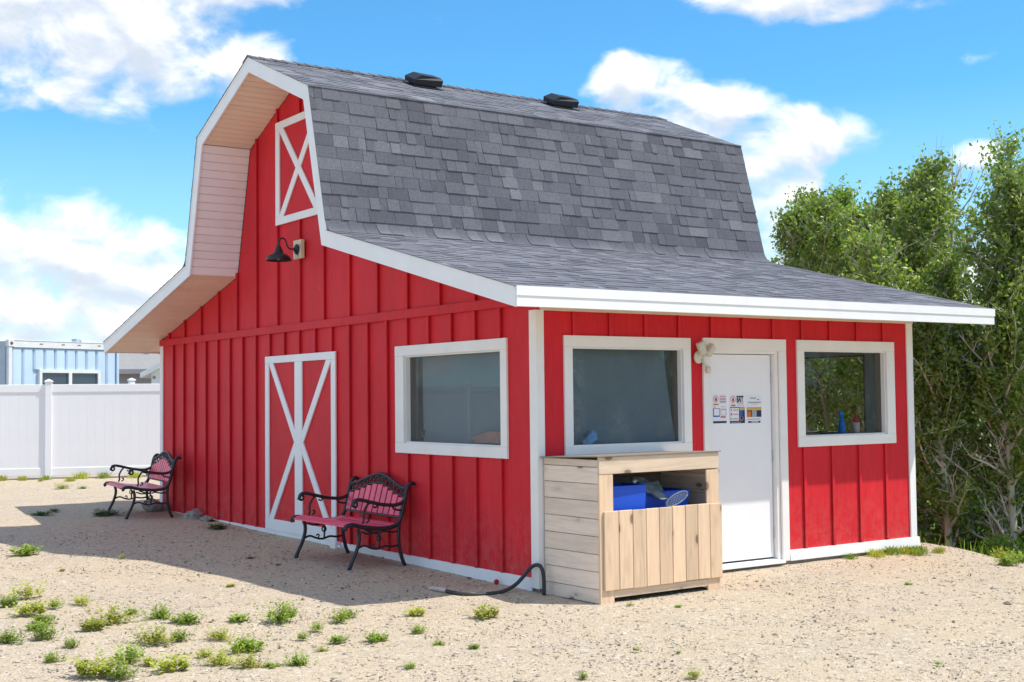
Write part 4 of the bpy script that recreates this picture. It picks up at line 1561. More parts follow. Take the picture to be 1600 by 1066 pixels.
# ------------------------------------------------------------------ white vinyl fence
FA, FB = Vector((-.42, 17.43)), Vector((2.41, 16.41))
fe = (FB - FA).normalized()
fang = math.atan2(fe.y, fe.x)
fence = thing('vinyl_fence', 'tall white vinyl privacy fence behind the gravel yard', 'fence', (FA.x, FA.y, .17), fang)
u_post = (Vector((.40, 17.07)) - FA).dot(fe)
posts = [u_post + 2.44 * k for k in (-8, -7, -6, -5, -4, -3, -2, -1, 0, 1, 2, 3)]
pm = MB().box(-.064, .064, -.064, .064, -.1, 1.90, ch=.008).mesh('post', 'vinyl')
cm = MB().add([(-.078, -.078, 1.90), (.078, -.078, 1.90), (.078, .078, 1.90), (-.078, .078, 1.90), (-.078, -.078, 1.925), (.078, -.078, 1.925), (.078, .078, 1.925), (-.078, .078, 1.925), (0, 0, 1.965)],
              [(3, 2, 1, 0), (0, 1, 5, 4), (1, 2, 6, 5), (2, 3, 7, 6), (3, 0, 4, 7), (4, 5, 8), (5, 6, 8), (6, 7, 8), (7, 4, 8)]).mesh('post_cap', 'vinyl')
nb = 14
bwid = (2.44 - .128) / nb
bmsh = MB().box(.0003, bwid - .0003, -.011, .011, .20, 1.74, ch=.0012).mesh('board', 'vinyl')
rm = MB().box(.064, 2.44 - .064, -.026, .026, 1.70, 1.855, ch=.006).mesh('top_rail', 'vinyl')
rm2 = MB().box(.064, 2.44 - .064, -.026, .026, .06, .21, ch=.006).mesh('bottom_rail', 'vinyl')
for k, u in enumerate(posts):
    po = link('post', pm, fence)
    po.location = (u, 0, 0)
    link('post_cap', cm, po)
    if k == len(posts) - 1:
        break
    for nm, me_ in (('top_rail', rm), ('bottom_rail', rm2)):
        link(nm, me_, fence).location = (u, 0, 0)
    for j in range(nb):
        link('board', bmsh, fence).location = (u + .064 + j * bwid, 0, 0)
bp = MB().box(-.064, .064, -.064, .064, 0, 2.02, ch=.008).build('fence_post', 'vinyl')
link('post_cap', cm, bp).location = (0, 0, .12)
bp.location = (3.05, 20.1, .13)
tag(bp, 'lone white post cap peeping over the fence right of the container', 'fence post')

# ------------------------------------------------------------------ pale blue container cabin beyond the fence
ct = thing('container_cabin', 'pale blue corrugated container cabin with white frame beyond the fence', 'container', (.95, 22.52, .2), R(21))
CW, CD, CH = 3.13, 6.0, 2.95
KX = 3.13 / 2.52
nr = 10
pw = (CW - .12) / nr
for k in range(nr):
    a = .06 + k * pw
    segs = [(.15, CH - .19)]
    if .64 * KX < a + pw / 2 < 2.06 * KX:
        segs = [(.15, 1.15), (2.27, CH - .19)]
    for z0, z1 in segs:
        MB().prism([(a + .012, .03), (a + .05, .0), (a + pw - .05, 0), (a + pw - .012, .03), (a + pw - .012, .05), (a + .012, .05)], 2, z0, z1).build('wall_panel', 'container_blue', ct)
MB().box(.0, CW, .051, CD, .1, CH - .05).build('cabin_body', 'container_blue', ct)
for k in range(20):
    MB().box(-.03, -.001, .12 + k * .29, .12 + k * .29 + .2, .15, CH - .12, ch=.012).build('side_panel', 'container_grey', ct)
MB().box(-.035, .06, -.03, .06, 0, CH - .16, ch=.006).build('corner_post', 'container_white', ct)
MB().box(CW - .06, CW + .01, -.03, .06, 0, CH - .16, ch=.006).build('corner_post', 'container_blue', ct)
MB().box(.10, CW + .01, -.03, .06, CH - .17, CH - .01, ch=.006).build('top_rail', 'container_white', ct)
MB().box(.10, CW + .01, -.04, .06, CH - .01, CH + .01, ch=.004).build('roof_edge', 'container_white', ct)
MB().box(-.04, .06, .06, CD, CH - .14, CH - .02, ch=.006).build('top_rail', 'container_grey', ct)
MB().box(-.055, .0995, -.045, .06, CH - .155, CH + .01, ch=.006).build('corner_casting', 'container_white', ct)
MB().lathe([(.038, 0), (.038, .004)], (.03, -.0455, CH - .075), 14, RX).build('casting_hole', 'rust', ct)
for x in (.68 * KX, 1.18 * KX, 1.55 * KX, 2.03 * KX):
    MB().box(x - .045, x + .045, -.034, -.031, CH - .085, CH - .065).build('rail_bracket', 'rust', ct)
wf = MB()
for a in ((.64, 2.06, 2.19, 2.27), (.64, 2.06, 1.15, 1.22), (.64, .70, 1.22, 2.19), (2.00, 2.06, 1.22, 2.19), (1.31, 1.38, 1.22, 2.19)):
    wf.box(a[0] * KX, a[1] * KX, -.045, .048, a[2], a[3])
wfo = wf.build('window_frame', 'container_white', ct)
for a in ((.70, 1.31), (1.38, 2.0)):
    MB().box(a[0] * KX, a[1] * KX, .01, .02, 1.22, 2.19).build('pane', 'dark_pane', wfo)
MB().box(2.24, 2.35, .5, .7, CH - .04, CH + .12, ch=.01).build('roof_vent', 'container_grey', ct)
MB().box(2.39, 2.68, .5, .8, CH - .04, CH + .09, ch=.01).build('roof_box', 'container_white', ct)

# ------------------------------------------------------------------ houses far behind
hs = thing('house', 'far mauve grey house with pale grey roof between container and barn', 'house', (3.6, 38.4, .2), R(-34.6))
MB().box(0, 12, 0, 7, -.3, 2.5).build('wall', 'house_wall', hs)
MB().prism([(-.5, 2.48), (3.5, 3.28), (7.5, 2.48), (7.5, 2.6), (3.5, 3.4), (-.5, 2.6)], 0, -.4, 12.4).build('roof', 'house_roof', hs)
MB().box(-.4, 12.4, -.56, -.505, 2.44, 2.60).build('fascia', 'house_wall', hs)
for x in (5.2, 5.75, 6.3):
    MB().box(x - .08, x + .08, 2.6, 2.8, 3.1, 3.32).build('roof_vent', 'bark_dark', hs)
gr = thing('garage', 'white sided garage with sloping roofline just left of the barn corner', 'garage', (6.93, 30.05, .2), R(-34.6))
MB().prism([(0, 0), (0, 2.33), (2.4, 3.53), (4.8, 2.33), (4.8, 0)][::-1], 1, .05, 5).build('wall', 'vinyl', gr)
for s0, s1 in (((-.25, 2.2), (2.4, 3.53)), ((2.4, 3.53), (5.05, 2.2))):
    MB().prism([s0, s1, (s1[0], s1[1] + .16), (s0[0], s0[1] + .16)], 1, -.3, 5.3).build('roof_slope', 'container_white', gr)
for k in range(3):
    MB().box(.05 + .22 * k, .13 + .22 * k, .03, .049, 2.18 + .0 * k, 2.26).build('soffit_light', 'bark_dark', gr)

# ------------------------------------------------------------------ trees on the right
def np_mesh(name, V, F, mt_):
    me_ = bpy.data.meshes.new(name)
    n_ = len(F)
    k = F.shape[1]
    me_.vertices.add(len(V))
    me_.vertices.foreach_set('co', V.astype(np.float32).ravel())
    me_.loops.add(n_ * k)
    me_.loops.foreach_set('vertex_index', F.astype(np.int32).ravel())
    me_.polygons.add(n_)
    me_.polygons.foreach_set('loop_start', np.arange(0, n_ * k, k, dtype=np.int32))
    me_.update(calc_edges=True)
    me_.validate()
    me_.materials.append(MATS[mt_])
    return me_


def leaves_mesh(name, C, ln, wd, rg, mt_, droop=.35):
    """C (n,3) leaf centres; each leaf is a kite of two triangles folded along its midrib"""
    n_ = len(C)
    d = rg.normal(size=(n_, 3))
    d[:, 2] -= droop
    d /= np.linalg.norm(d, axis=1, keepdims=True)
    e = rg.normal(size=(n_, 3))
    e -= d * (e * d).sum(1, keepdims=True)
    e /= np.linalg.norm(e, axis=1, keepdims=True)
    f_ = np.cross(d, e)
    L__ = (ln * rg.uniform(.45, 1.4, (n_, 1)))
    W__ = (wd * rg.uniform(.7, 1.2, (n_, 1)))
    V = np.stack([C - d * L__ / 2, C + e * W__ / 2 + f_ * W__ * .18 - d * L__ * .08, C + d * L__ / 2, C - e * W__ / 2 + f_ * W__ * .18 - d * L__ * .08], 1).reshape(-1, 3)
    i = np.arange(n_)[:, None] * 4
    F = np.concatenate([i + np.array([[0, 1, 2]]), i + np.array([[0, 2, 3]])], 1).reshape(-1, 3)
    return np_mesh(name, V, F, mt_)


def make_tree(x, y, H, seed, label, spread=1.0, leaves=8500, bark='bark', leafm='leaf', low=.16, bare=.25, r0=.06):
    rg = np.random.default_rng(seed)
    z0 = zg(x, y)
    t_ = thing('poplar_tree', label, 'tree', (x, y, z0 - .05), 0, 'trees to the right of the barn')
    lean = rg.normal(0, .05, 2)
    n_ = 10
    pts = []
    ph = rg.uniform(0, 6.28, 4)
    for k in range(n_ + 1):
        u = k / n_
        pts.append(Vector((lean[0] * H * u + .10 * math.sin(3.2 * u + ph[0]) * u, lean[1] * H * u + .10 * math.sin(2.7 * u + ph[1]) * u, H * u)))
    rad = [r0 * (1 - u / n_) ** .8 + .006 for u in range(n_ + 1)]
    MB().tube(smooth_path(pts, 2), [r0 * (1 - k / (2 * n_)) ** .85 + .006 for k in range(2 * n_ + 1)], 7).build('trunk', bark, t_, True)
    br = MB()
    tw = MB()
    C = []
    W8 = []
    nbr = int(30 * spread ** .5 + H * 3)
    for b in range(nbr):
        u = low + (1 - low) * (b + rg.uniform()) / nbr
        u = min(u, .985)
        i = min(int(u * n_), n_ - 1)
        p0 = pts[i].lerp(pts[i + 1], u * n_ - i)
        az = rg.uniform(0, 6.283)
        ang = R(rg.uniform(28, 62)) * (1 - .35 * u)
        ln = spread * (.32 + 1.0 * max(0, math.sin(math.pi * min(1, .14 + .88 * u))) ** .8) * rg.uniform(.55, 1.15)
        d = Vector((math.cos(az) * math.sin(ang), math.sin(az) * math.sin(ang), math.cos(ang)))
        bp_ = [p0]
        cur = Vector(d)
        for s_ in range(5):
            cur = (cur + Vector(rg.normal(0, .16, 3)) + Vector((0, 0, .06))).normalized()
            bp_.append(bp_[-1] + cur * ln / 5)
        rb = max(.006, rad[i] * .5)
        br.tube(bp_, [rb * (1 - k / 6) + .0025 for k in range(6)], 5, cap=False)
        dead = rg.uniform() < bare * (1.4 - u)
        for s_ in range(1, 6):
            for q_ in range(3):
                dv = Vector(rg.normal(0, 1, 3))
                dv.z = abs(dv.z) * .6 + .1
                dv = (dv.normalized() * .8 + cur * .5).normalized()
                tl_ = rg.uniform(.14, .42) * spread
                e1 = bp_[s_] + dv * tl_ * .5 + Vector(rg.normal(0, .03, 3))
                e2 = bp_[s_] + dv * tl_ + Vector(rg.normal(0, .05, 3))
                tw.tube([bp_[s_], e1, e2], [.0055, .004, .002], 3, cap=False)
                if not dead:
                    C.append((bp_[s_], e1, e2))
                    W8.append(1.0 if u > .25 else .6)
    br.build('branches', 'twig', t_, True)
    tw.build('twigs', 'twig', t_)
    W8 = np.array(W8)
    idx = rg.choice(len(C), leaves, p=W8 / W8.sum())
    A = np.array([[tuple(a) for a in c_] for c_ in C])
    s_ = rg.uniform(.1, 1.1, (leaves, 1))
    P0 = A[idx, 0] * (1 - s_) + A[idx, 2] * s_
    P0 += rg.normal(0, .055, (leaves, 3))
    lo_ = link('crown', leaves_mesh('crown', P0, .078, .056, rg, leafm), t_)
    return t_


TREES = [
    (8.0, 2.6, 4.7, 'slim poplar with bare trunk closest to the right end of the barn', .85, 5200, 'bark', 'leaf', .30),
    (8.9, 1.75, 5.6, 'leafy poplar with pale trunk at the right edge of the picture', 1.0, 9500, 'bark', 'leaf', .16),
    (9.6, 2.9, 6.4, 'tallest poplar in front with pale trunk right of the eave end', 1.1, 10500, 'bark', 'leaf', .18),
    (10.2, 4.3, 6.3, 'full poplar above the right end of the low roof', 1.1, 10500, 'bark', 'leaf', .14),
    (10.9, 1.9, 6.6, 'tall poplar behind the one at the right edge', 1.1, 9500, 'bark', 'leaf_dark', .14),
    (10.6, 5.9, 6.3, 'round topped poplar rising over the sloping shingles', 1.1, 9500, 'bark', 'leaf', .14),
    (11.6, 3.4, 6.9, 'tall dark poplar in the second row right of the eave', 1.15, 9500, 'bark_dark', 'leaf_dark', .12),
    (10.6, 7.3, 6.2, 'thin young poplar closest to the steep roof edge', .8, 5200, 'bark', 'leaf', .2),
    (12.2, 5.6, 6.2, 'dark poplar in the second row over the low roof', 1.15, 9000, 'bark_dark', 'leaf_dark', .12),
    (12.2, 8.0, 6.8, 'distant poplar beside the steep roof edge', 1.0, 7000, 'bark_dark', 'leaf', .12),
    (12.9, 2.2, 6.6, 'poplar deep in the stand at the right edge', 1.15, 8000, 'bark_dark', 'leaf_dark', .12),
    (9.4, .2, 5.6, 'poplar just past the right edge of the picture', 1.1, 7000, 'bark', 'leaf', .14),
    (9.8, -1.8, 5.6, 'poplar farthest to the right past the picture edge', 1.1, 7000, 'bark', 'leaf', .14),
    (11.2, 6.5, 6.5, 'poplar between the thin young one and the round topped one', 1.0, 8000, 'bark', 'leaf', .12),
    (9.3, 3.9, 4.6, 'low leafy poplar just behind the slim one by the barn', .95, 8000, 'bark', 'leaf', .12),
    (12.8, 6.9, 6.0, 'poplar in the back row over the low roof', 1.1, 7000, 'bark_dark', 'leaf_dark', .1),
    (10.2, .95, 5.9, 'poplar cut by the right picture edge', 1.1, 8500, 'bark', 'leaf', .12),
    (10.5, 5.1, 5.9, 'poplar filling the gap over the middle of the low roof end', 1.0, 8500, 'bark', 'leaf', .12),
    (11.0, 7.0, 6.0, 'poplar filling the gap beside the thin young one', .95, 8000, 'bark', 'leaf', .12),
    (10.0, 3.6, 6.0, 'poplar filling the gap right above the eave end', 1.0, 8500, 'bark', 'leaf', .12),
    (8.35, 2.05, 3.9, 'young leafy poplar on the slope in front of the pale trunks', .75, 6500, 'bark', 'leaf', .05),
    (8.7, 3.05, 4.3, 'young poplar in front, second from the barn end', .75, 6500, 'bark', 'leaf', .06),
    (9.0, 2.35, 4.6, 'young poplar with pale stem before the tallest poplar', .8, 7000, 'bark', 'leaf', .06),
    (8.8, 1.35, 4.2, 'young poplar at the lower right edge', .8, 7000, 'bark', 'leaf', .05),
    (9.6, 1.6, 4.9, 'slim poplar behind the young one at the lower right edge', .85, 7000, 'bark', 'leaf', .06),
    (13.4, 4.6, 6.2, 'poplar deepest in the middle of the stand', 1.2, 8000, 'bark_dark', 'leaf_dark', .1),
]
for i, (x, y, H, lab, spd, nl, bk, lf, low) in enumerate(TREES):
    make_tree(x, y, H * .94, 100 + i, lab, spd, int(nl * (.92 if lf == 'leaf' else .5)), bk, lf, low, .34, .06 if i else .055)


src = sorted([o for o in bpy.data.objects if o.name.startswith('poplar_tree')], key=lambda o: o.name)  # unseen poplars continuing the stand, placed so the side windows mirror trees
for i, (x, y, k) in enumerate([(10.4, -4.2, 1), (11.2, -6.2, 2), (9.9, -8.0, 3), (11.6, -9.6, 4), (9.4, -11.4, 5), (11.0, -13.0, 6), (8.0, -13.6, 2), (6.4, -15.2, 3), (12.9, -7.6, 4), (12.6, -2.6, 6), (8.7, -8.5, 1), (9.7, -9.6, 5), (8.3, -10.4, 4), (7.2, -12.0, 1)]):
    c_ = copy_tree(src[k])
    c_.location = (x, y, zg(x, y) - .05)
    c_.rotation_euler = (0, 0, i * 1.3)
    c_['label'] = 'unseen poplar continuing the stand past the right picture edge, ' + ['nearest', 'second', 'third', 'fourth', 'fifth', 'sixth', 'seventh', 'eighth', 'ninth', 'tenth', 'eleventh', 'twelfth', 'thirteenth', 'fourteenth'][i] + ' beyond it'
    c_['group'] = 'poplars past the picture edge'
sn = thing('bare_tree', 'leafless grey treetop standing above the poplars at the right', 'tree', (10.25, 3.25, zg(10.25, 3.25)))
rg = np.random.default_rng(77)
MB().tube(smooth_path([(0, 0, 0), (.06, -.04, 2.4), (-.02, .03, 4.4), (.03, 0, 6.55)], 4), [.05 - .0035 * k for k in range(13)], 6).build('trunk', 'bark', sn, True)
mb = MB()
for k in range(26):
    z_ = rg.uniform(3.6, 6.4)
    a = rg.uniform(0, 6.28)
    ln = rg.uniform(.35, 1.0) * (1.2 - .1 * (z_ - 3.6))
    p0 = Vector((0, 0, z_))
    e = p0 + Vector((math.cos(a) * ln * .5, math.sin(a) * ln * .5, ln * .75))
    mpt = p0.lerp(e, .5) + Vector(rg.normal(0, .04, 3))
    mb.tube(smooth_path([p0, mpt, e], 3), [.011 - .0013 * q_ for q_ in range(7)], 4, cap=False)
    for q_ in range(3):
        s0 = p0.lerp(e, rg.uniform(.3, .9))
        mb.tube([s0, s0 + Vector((rg.normal(0, .1), rg.normal(0, .1), rg.uniform(.12, .35)))], [.004, .0015], 3, cap=False)
mb.build('branches', 'twig', sn)


# shrubs under the trees
def make_shrub(x, y, h, r_, seed, label, n_=2600, mt_='leaf_bush'):
    rg = np.random.default_rng(seed)
    t_ = thing('shrub', label, 'shrub', (x, y, zg(x, y) - .03), 0, 'undergrowth below the poplars')
    st = MB()
    tips = []
    for k in range(16):
        a = rg.uniform(0, 6.28)
        rr_ = r_ * rg.uniform(.2, 1)
        e = Vector((rr_ * math.cos(a), rr_ * math.sin(a), h * rg.uniform(.55, 1.05)))
        mpt = e * .5 + Vector((0, 0, h * .12))
        st.tube(smooth_path([(0, 0, 0), mpt, e], 3), [.012 * (1 - q_ / 7) + .002 for q_ in range(7)], 4, cap=False)
        tips.append((np.array(mpt), np.array(e)))
    st.build('stems', 'twig', t_)
    T_ = np.array(tips)
    idx = rg.integers(0, len(tips), n_)
    s_ = rg.uniform(-.4, 1.05, (n_, 1))
    P0 = T_[idx, 0] * (1 - s_) + T_[idx, 1] * s_ + rg.normal(0, .11, (n_, 3))
    P0[:, 2] = np.abs(P0[:, 2])
    link('foliage', leaves_mesh('foliage', P0, .075, .045, rg, mt_), t_)


SHR = [(8.3, 3.3, 1.3, .5, 'bushy shrub at the foot of the slim poplar by the barn'), (9.0, 3.5, 1.2, .55, 'shrub between the slim poplar and the tall one'),
       (9.0, 2.45, .9, .45, 'low shrub at the foot of the tallest front poplar'), (9.9, 2.1, 1.5, .6, 'shrub at the foot of the right edge poplar'),
       (9.3, .95, 1.3, .55, 'bright shrub at the lower right edge of the stand'), (10.6, 3.6, 1.7, .7, 'shrub in the dark middle of the stand'),
       (9.9, 5.2, 1.6, .7, 'shrub hidden behind the right end of the barn'), (11.6, 2.4, 1.8, .8, 'tall shrub deep behind the right edge poplar'),
       (11.9, 4.6, 1.8, .8, 'tall shrub deep in the stand'), (8.1, 1.0, .55, .35, 'small leafy shrub on the gravel crest at the right'), (11.2, .8, 1.7, .8, 'shrub behind the bright one at the right edge')]
for i, (x, y, h, r_, lab) in enumerate(SHR):
    make_shrub(x, y, h, r_, 300 + i, lab, 3200 if h > 1 else 1500, 'leaf_bush' if i % 2 else 'leaf_dark')
for i, (x, y, h) in enumerate([(9.9, 3.3, 2.6), (10.5, 2.8, 2.8), (8.7, 2.2, 2.2), (10.1, 1.6, 2.6), (9.2, 2.9, 2.4)]):
    mb = MB()
    rg = np.random.default_rng(500 + i)
    for k in range(34):
        a = rg.uniform(0, 6.28)
        p0 = Vector((rg.normal(0, .05), rg.normal(0, .05), h * rg.uniform(.05, .75)))
        dv = Vector((math.cos(a), math.sin(a), rg.uniform(-.1, 1.1))).normalized()
        ln = rg.uniform(.4, 1.2)
        m1 = p0 + dv * ln * .5 + Vector(rg.normal(0, .07, 3))
        e = p0 + dv * ln + Vector(rg.normal(0, .1, 3)) + Vector((0, 0, -.08))
        mb.tube(smooth_path([p0, m1, e], 3), [.007 * (1 - q_ / 7.5) + .0015 for q_ in range(7)], 4, cap=False)
    mb.tube(smooth_path([(0, 0, 0), (.04, .03, h * .4), (-.03, .05, h)], 4), [.02 - .0019 * q_ for q_ in range(9)], 5)
    ob = mb.build('dead_sapling', 'twig')
    ob.location = (x, y, zg(x, y) - .02)
    tag(ob, ['grey leafless sapling behind the slim poplar', 'grey leafless sapling in the middle of the stand', 'grey leafless sapling nearest the barn end', 'grey leafless sapling by the right edge poplar', 'grey leafless sapling below the eave end'][i], 'sapling', 'dead saplings in the stand')


# ------------------------------------------------------------------ weeds and grass
def weed_mesh(seed, n_, mt_, kind):
    """unit wide clump; kind 0 leafy rosette, 1 feathery upright, 2 grass tuft"""
    rg = random.Random(seed)
    mb_ = MB()
    for k in range(n_):
        a = rg.uniform(0, 6.28)
        if kind == 2:
            r0_ = rg.uniform(0, .4)
            b0 = Vector((r0_ * math.cos(a), r0_ * math.sin(a), 0))
            tip = b0 + Vector((rg.uniform(-.22, .22), rg.uniform(-.22, .22), rg.uniform(.25, .6)))
            w = .018
            sd = Vector((math.sin(a), -math.cos(a), 0)) * w
            md = b0.lerp(tip, .55) + Vector((0, 0, .06))
            mb_.add([b0 - sd, b0 + sd, md + sd * .8, tip, md - sd * .8], [(0, 1, 2, 4), (4, 2, 3)])
            continue
        stem = Vector((rg.gauss(0, .14), rg.gauss(0, .14), 0))
        ht = rg.uniform(.12, .5 if kind else .34)
        tip = stem * rg.uniform(1.1, 1.9) + Vector((0, 0, ht))
        for j in range(7):
            u = (j + 1) / 7
            p_ = stem.lerp(tip, u)
            b = rg.uniform(0, 6.28)
            dv = Vector((math.cos(b), math.sin(b), rg.uniform(.0, .8))).normalized()
            ln = rg.uniform(.08, .20) * (1.15 - .4 * u)
            sd = dv.cross(Vector((0, 0, 1)))
            sd = (sd.normalized() if sd.length > .01 else Vector((1, 0, 0))) * ln * (.30 if kind == 0 else .19)
            mb_.add([p_, p_ + dv * ln * .5 + sd + Vector((0, 0, .01)), p_ + dv * ln, p_ + dv * ln * .5 - sd + Vector((0, 0, .01))], [(0, 1, 2), (0, 2, 3)])
        sd = Vector((.006, .004, 0))
        mb_.add([stem - sd, stem + sd, tip], [(0, 1, 2)])
    me_ = bpy.data.meshes.new('weed')
    me_.from_pydata(mb_.v, [], mb_.f)
    me_.materials.append(MATS[mt_])
    return me_


WM = [weed_mesh(1, 46, 'weed_green', 0), weed_mesh(2, 52, 'weed_green', 1), weed_mesh(3, 46, 'weed_yellow', 1), weed_mesh(4, 56, 'weed_green', 1), weed_mesh(5, 36, 'weed_yellow', 0)]
WD = [weed_mesh(6, 70, 'weed_shaded', 1), weed_mesh(7, 50, 'weed_shaded', 0)]
GM = [weed_mesh(8, 130, 'weed_yellow', 2), weed_mesh(9, 120, 'weed_green', 2)]
wr = random.Random(3)


def weed(x, y, w, me_, label, group, nm='weed', hs=1.0, cat='weed'):
    ob = link(nm, me_)
    ob.location = (x, y, zg(x, y) + .004)
    s_ = w * (.8 if nm == 'grass_tuft' and y > 10 else 1.2)
    ob.scale = (s_, s_, s_ * hs * wr.uniform(.8, 1.15))
    ob.rotation_euler = (0, 0, wr.uniform(0, 6.28))
    return tag(ob, label, cat, group)


weeds = [(-3.01, 5.15, .31), (-3.73, 2.24, .27), (-3.91, 1.36, .27), (-3.95, 1.9, .21), (-4.32, .35, .2), (-4.08, .32, .2), (-3.66, 1.61, .13), (-3.92, .93, .18), (-3.43, 1.63, .15), (-3.69, .46, .23), (-3.48, .62, .26), (-4.11, -1.02, .3), (-3.81, -.69, .25), (-4.02, -1.18, .18), (-3.25, .95, .11), (-3.14, .6, .2), (-3.04, .33, .22), (-3.45, -.19, .25), (-3.69, -1.16, .24), (-3.28, -.17, .16), (-3.73, -.88, .12), (-3.99, -.01, .12), (-4.22, -.39, .13), (-2.68, .2, .16), (-3.03, -.33, .17), (-3.04, -.82, .24), (-3.36, -1.16, .19), (-3.36, -.85, .12), (-2.4, .03, .27), (-2.23, .21, .11), (-2.56, -.67, .1), (-2.98, -1.5, .16), (-3.14, -1.46, .11), (-3.25, -1.37, .18), (-2.09, 1.78, .1), (-2.25, 4.27, .08), (-3.02, 3.69, .07), (-2.03, -.21, .16), (-1.89, -.09, .14), (-2.41, -.93, .13), (-2.31, -.4, .11), (-2.17, -1.06, .17), (-2.65, -1.18, .09), (-1.41, -.3, .17), (-1.78, -.96, .13), (-1.03, -.71, .24), (-2.44, -1.99, .09), (-1.91, -1.47, .09), (-1.78, -1.71, .08), (.2, -.98, .07), (.46, -1.27, .06), (-1.22, -3.28, .1), (-.96, -2.44, .06), (-.79, -2.67, .04), (2.87, -1.61, .07), (-1.77, -2.91, .08), (.24, -3.93, .05)]
wx = random.Random(21)
weeds += [(wx.uniform(-4.3, -2.7), wx.uniform(-1.3, 1.6), wx.uniform(.09, .2)) for _ in range(1)]
wl = []
for i, (x, y, w) in enumerate(weeds):
    me_ = WM[(i * 7 + i // 5) % 5]
    if x > -1.2 or 49 <= i <= 56:
        lab, g_ = 'tiny green weed alone in the open gravel before the bin and door', 'weeds in the open gravel before the door'
        if i == 45:
            lab, g_ = 'flat green weed by itself in front of the hose', None
    elif i == 0:
        lab, g_ = 'green weed on the edge of the barn shadow at the left', None
    elif w >= .22:
        lab, g_ = 'large bushy weed clump in the sunlit gravel at lower left', 'large weeds at lower left'
    elif x < -2.6:
        lab, g_ = 'small yellow green weed between the large clumps at lower left', 'small weeds at lower left'
    else:
        lab, g_ = 'small green weed in the gravel below the shadow tip', 'weeds below the shadow tip'
    wl.append((weed(x, y, w, me_, lab, g_, hs=.92), lab, g_))
ORD = ['leftmost', 'second from left', 'third from left', 'fourth from left', 'fifth from left', 'sixth from left', 'seventh from left', 'eighth from left', 'ninth from left', 'tenth from left', 'eleventh from left', 'twelfth from left', 'thirteenth from left', 'fourteenth from left', 'fifteenth from left', 'sixteenth from left', 'seventeenth from left', 'eighteenth from left', 'nineteenth from left', 'twentieth from left', '21st from left', '22nd from left', '23rd from left', '24th from left']


def across(ob):          # how far right a thing stands in the picture
    d_ = Vector(ob.location) - m.translation
    return d_.dot(rt) / d_.dot(fw)


def number_row(items, text):
    for k_, ob in enumerate(sorted(items, key=across)):
        ob['label'] = text % ORD[k_]


for g_, text in (('large weeds at lower left', 'large bushy weed clump at lower left, %s of the large ones'), ('small weeds at lower left', 'small yellow green weed at lower left, %s of the small ones'),
                 ('weeds below the shadow tip', 'small green weed below the shadow tip, %s of its row'), ('weeds in the open gravel before the door', 'tiny green weed in open gravel before bin and door, %s')):
    number_row([a_ for a_, b_, c_ in wl if c_ == g_], text)
for i, (x, y, w) in enumerate([(-1.0, 8.88, .53), (-1.71, 9.41, .37), (-1.43, 9.89, .22), (-.36, 6.4, .35), (-.12, 7.2, .16), (-1.17, 3.48, .11), (-1.16, 2.82, .08), (-.1, .97, .07)]):
    weed(x, y, w * .8, WD[i % 2], ['wide dark weed patch under the front of the far bench', 'dark weed in the shadow left of the far bench', 'small dark weed behind the one left of the far bench', 'dark weed against the skirting between the benches', 'small weed beside the rocks by the skirting',
                              'tiny weed in the shade left of the near bench', 'tiny weed in the shade before the near bench foot', 'tiny weed at the skirting right of the near bench'][i], None, hs=.45)
for i, (x, y, w) in enumerate([(3.88, -.1, .16), (4.24, -.12, .24), (4.51, -.10, .27), (4.7, -.12, .27), (4.76, -.25, .24), (5.17, -.2, .18), (4.95, -.10, .24)]):
    weed(x, y, w, GM[(i + 1) % 2], 'bright grass tuft along the white skirt at the right end wall' if i else 'single grass tuft under the skirt right of the door', 'grass along the right skirt' if i else None, 'grass_tuft', .55, 'grass')
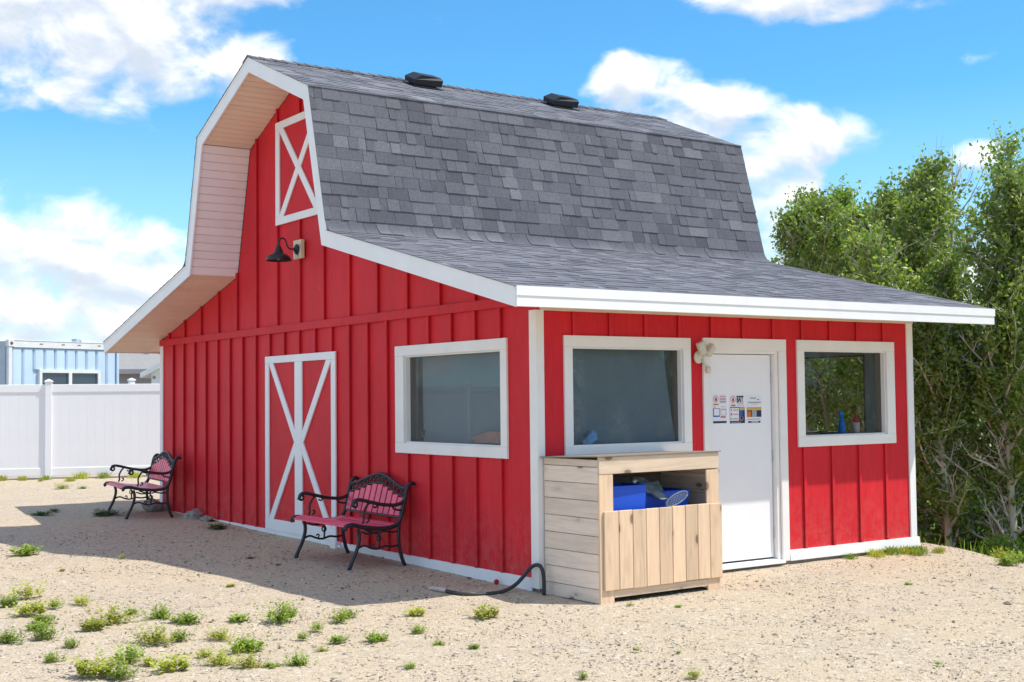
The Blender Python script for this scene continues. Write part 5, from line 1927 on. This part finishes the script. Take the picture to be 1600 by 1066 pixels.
for i, (x, y, w) in enumerate([(4.88, -1.24, .22), (5.45, -1.0, .25), (5.7, -.6, .2)]):
    weed(x, y, w, WM[i], ['green weed on the crest at the right picture edge', 'weed at the far right of the gravel crest', 'small weed on the crest below the trees'][i], None)
for i, (x, y, w) in enumerate([(.52, 16.0, .37), (.09, 16.4, .22), (-.13, 14.13, .27), (.15, 13.89, .16), (-.1, 17.0, .33), (.3, 16.85, .39), (.95, 16.75, .52), (1.35, 16.6, .46), (1.9, 16.4, .5), (2.25, 16.25, .33), (-.45, 17.2, .4)]):
    weed(x, y, w, GM[i % 2] if i not in (2, 3) else WM[i], 'tuft of grass along the foot of the white fence' if i not in (2, 3) else ['larger green weed in the sunlit gravel before the fence', 'smaller green weed in the sunlit gravel before the fence'][i - 2], 'grass along the fence foot' if i not in (2, 3) else None, 'grass_tuft' if i not in (2, 3) else 'weed', .6, 'grass' if i not in (2, 3) else 'weed')

number_row([o for o in bpy.data.objects if o.get('group') == 'grass along the fence foot'], 'grass tuft at the white fence foot, %s')
number_row([o for o in bpy.data.objects if o.get('group') == 'grass along the right skirt'], 'bright grass tuft by the right end skirt, %s')
# grass on the slope under the trees: one mass
rg = random.Random(17)
mb = MB()
for k in range(9000):
    x, y = rg.uniform(6.6, 13.5), rg.uniform(-2.5, 7.5)
    if rg.random() > sstep(6.4, 8.0, x):
        continue
    b0 = Vector((x, y, zg(x, y) - .01))
    hgt_ = rg.uniform(.12, .38)
    tip = b0 + Vector((rg.gauss(0, .09), rg.gauss(0, .09), hgt_))
    a = rg.uniform(0, 6.28)
    sd = Vector((math.cos(a), math.sin(a), 0)) * rg.uniform(.006, .013)
    md = b0.lerp(tip, .5) + Vector((0, 0, .03))
    mb.add([b0 - sd, b0 + sd, md + sd * .8, tip, md - sd * .8], [(0, 1, 2, 4), (4, 2, 3)])
me = bpy.data.meshes.new('undergrowth_grass')
me.from_pydata(mb.v, [], mb.f)
me.materials.append(MATS['weed_green'])
ug = link('undergrowth_grass', me)
ug['kind'] = 'stuff'
tag(ug, 'long green grass on the slope below the poplars', 'grass')
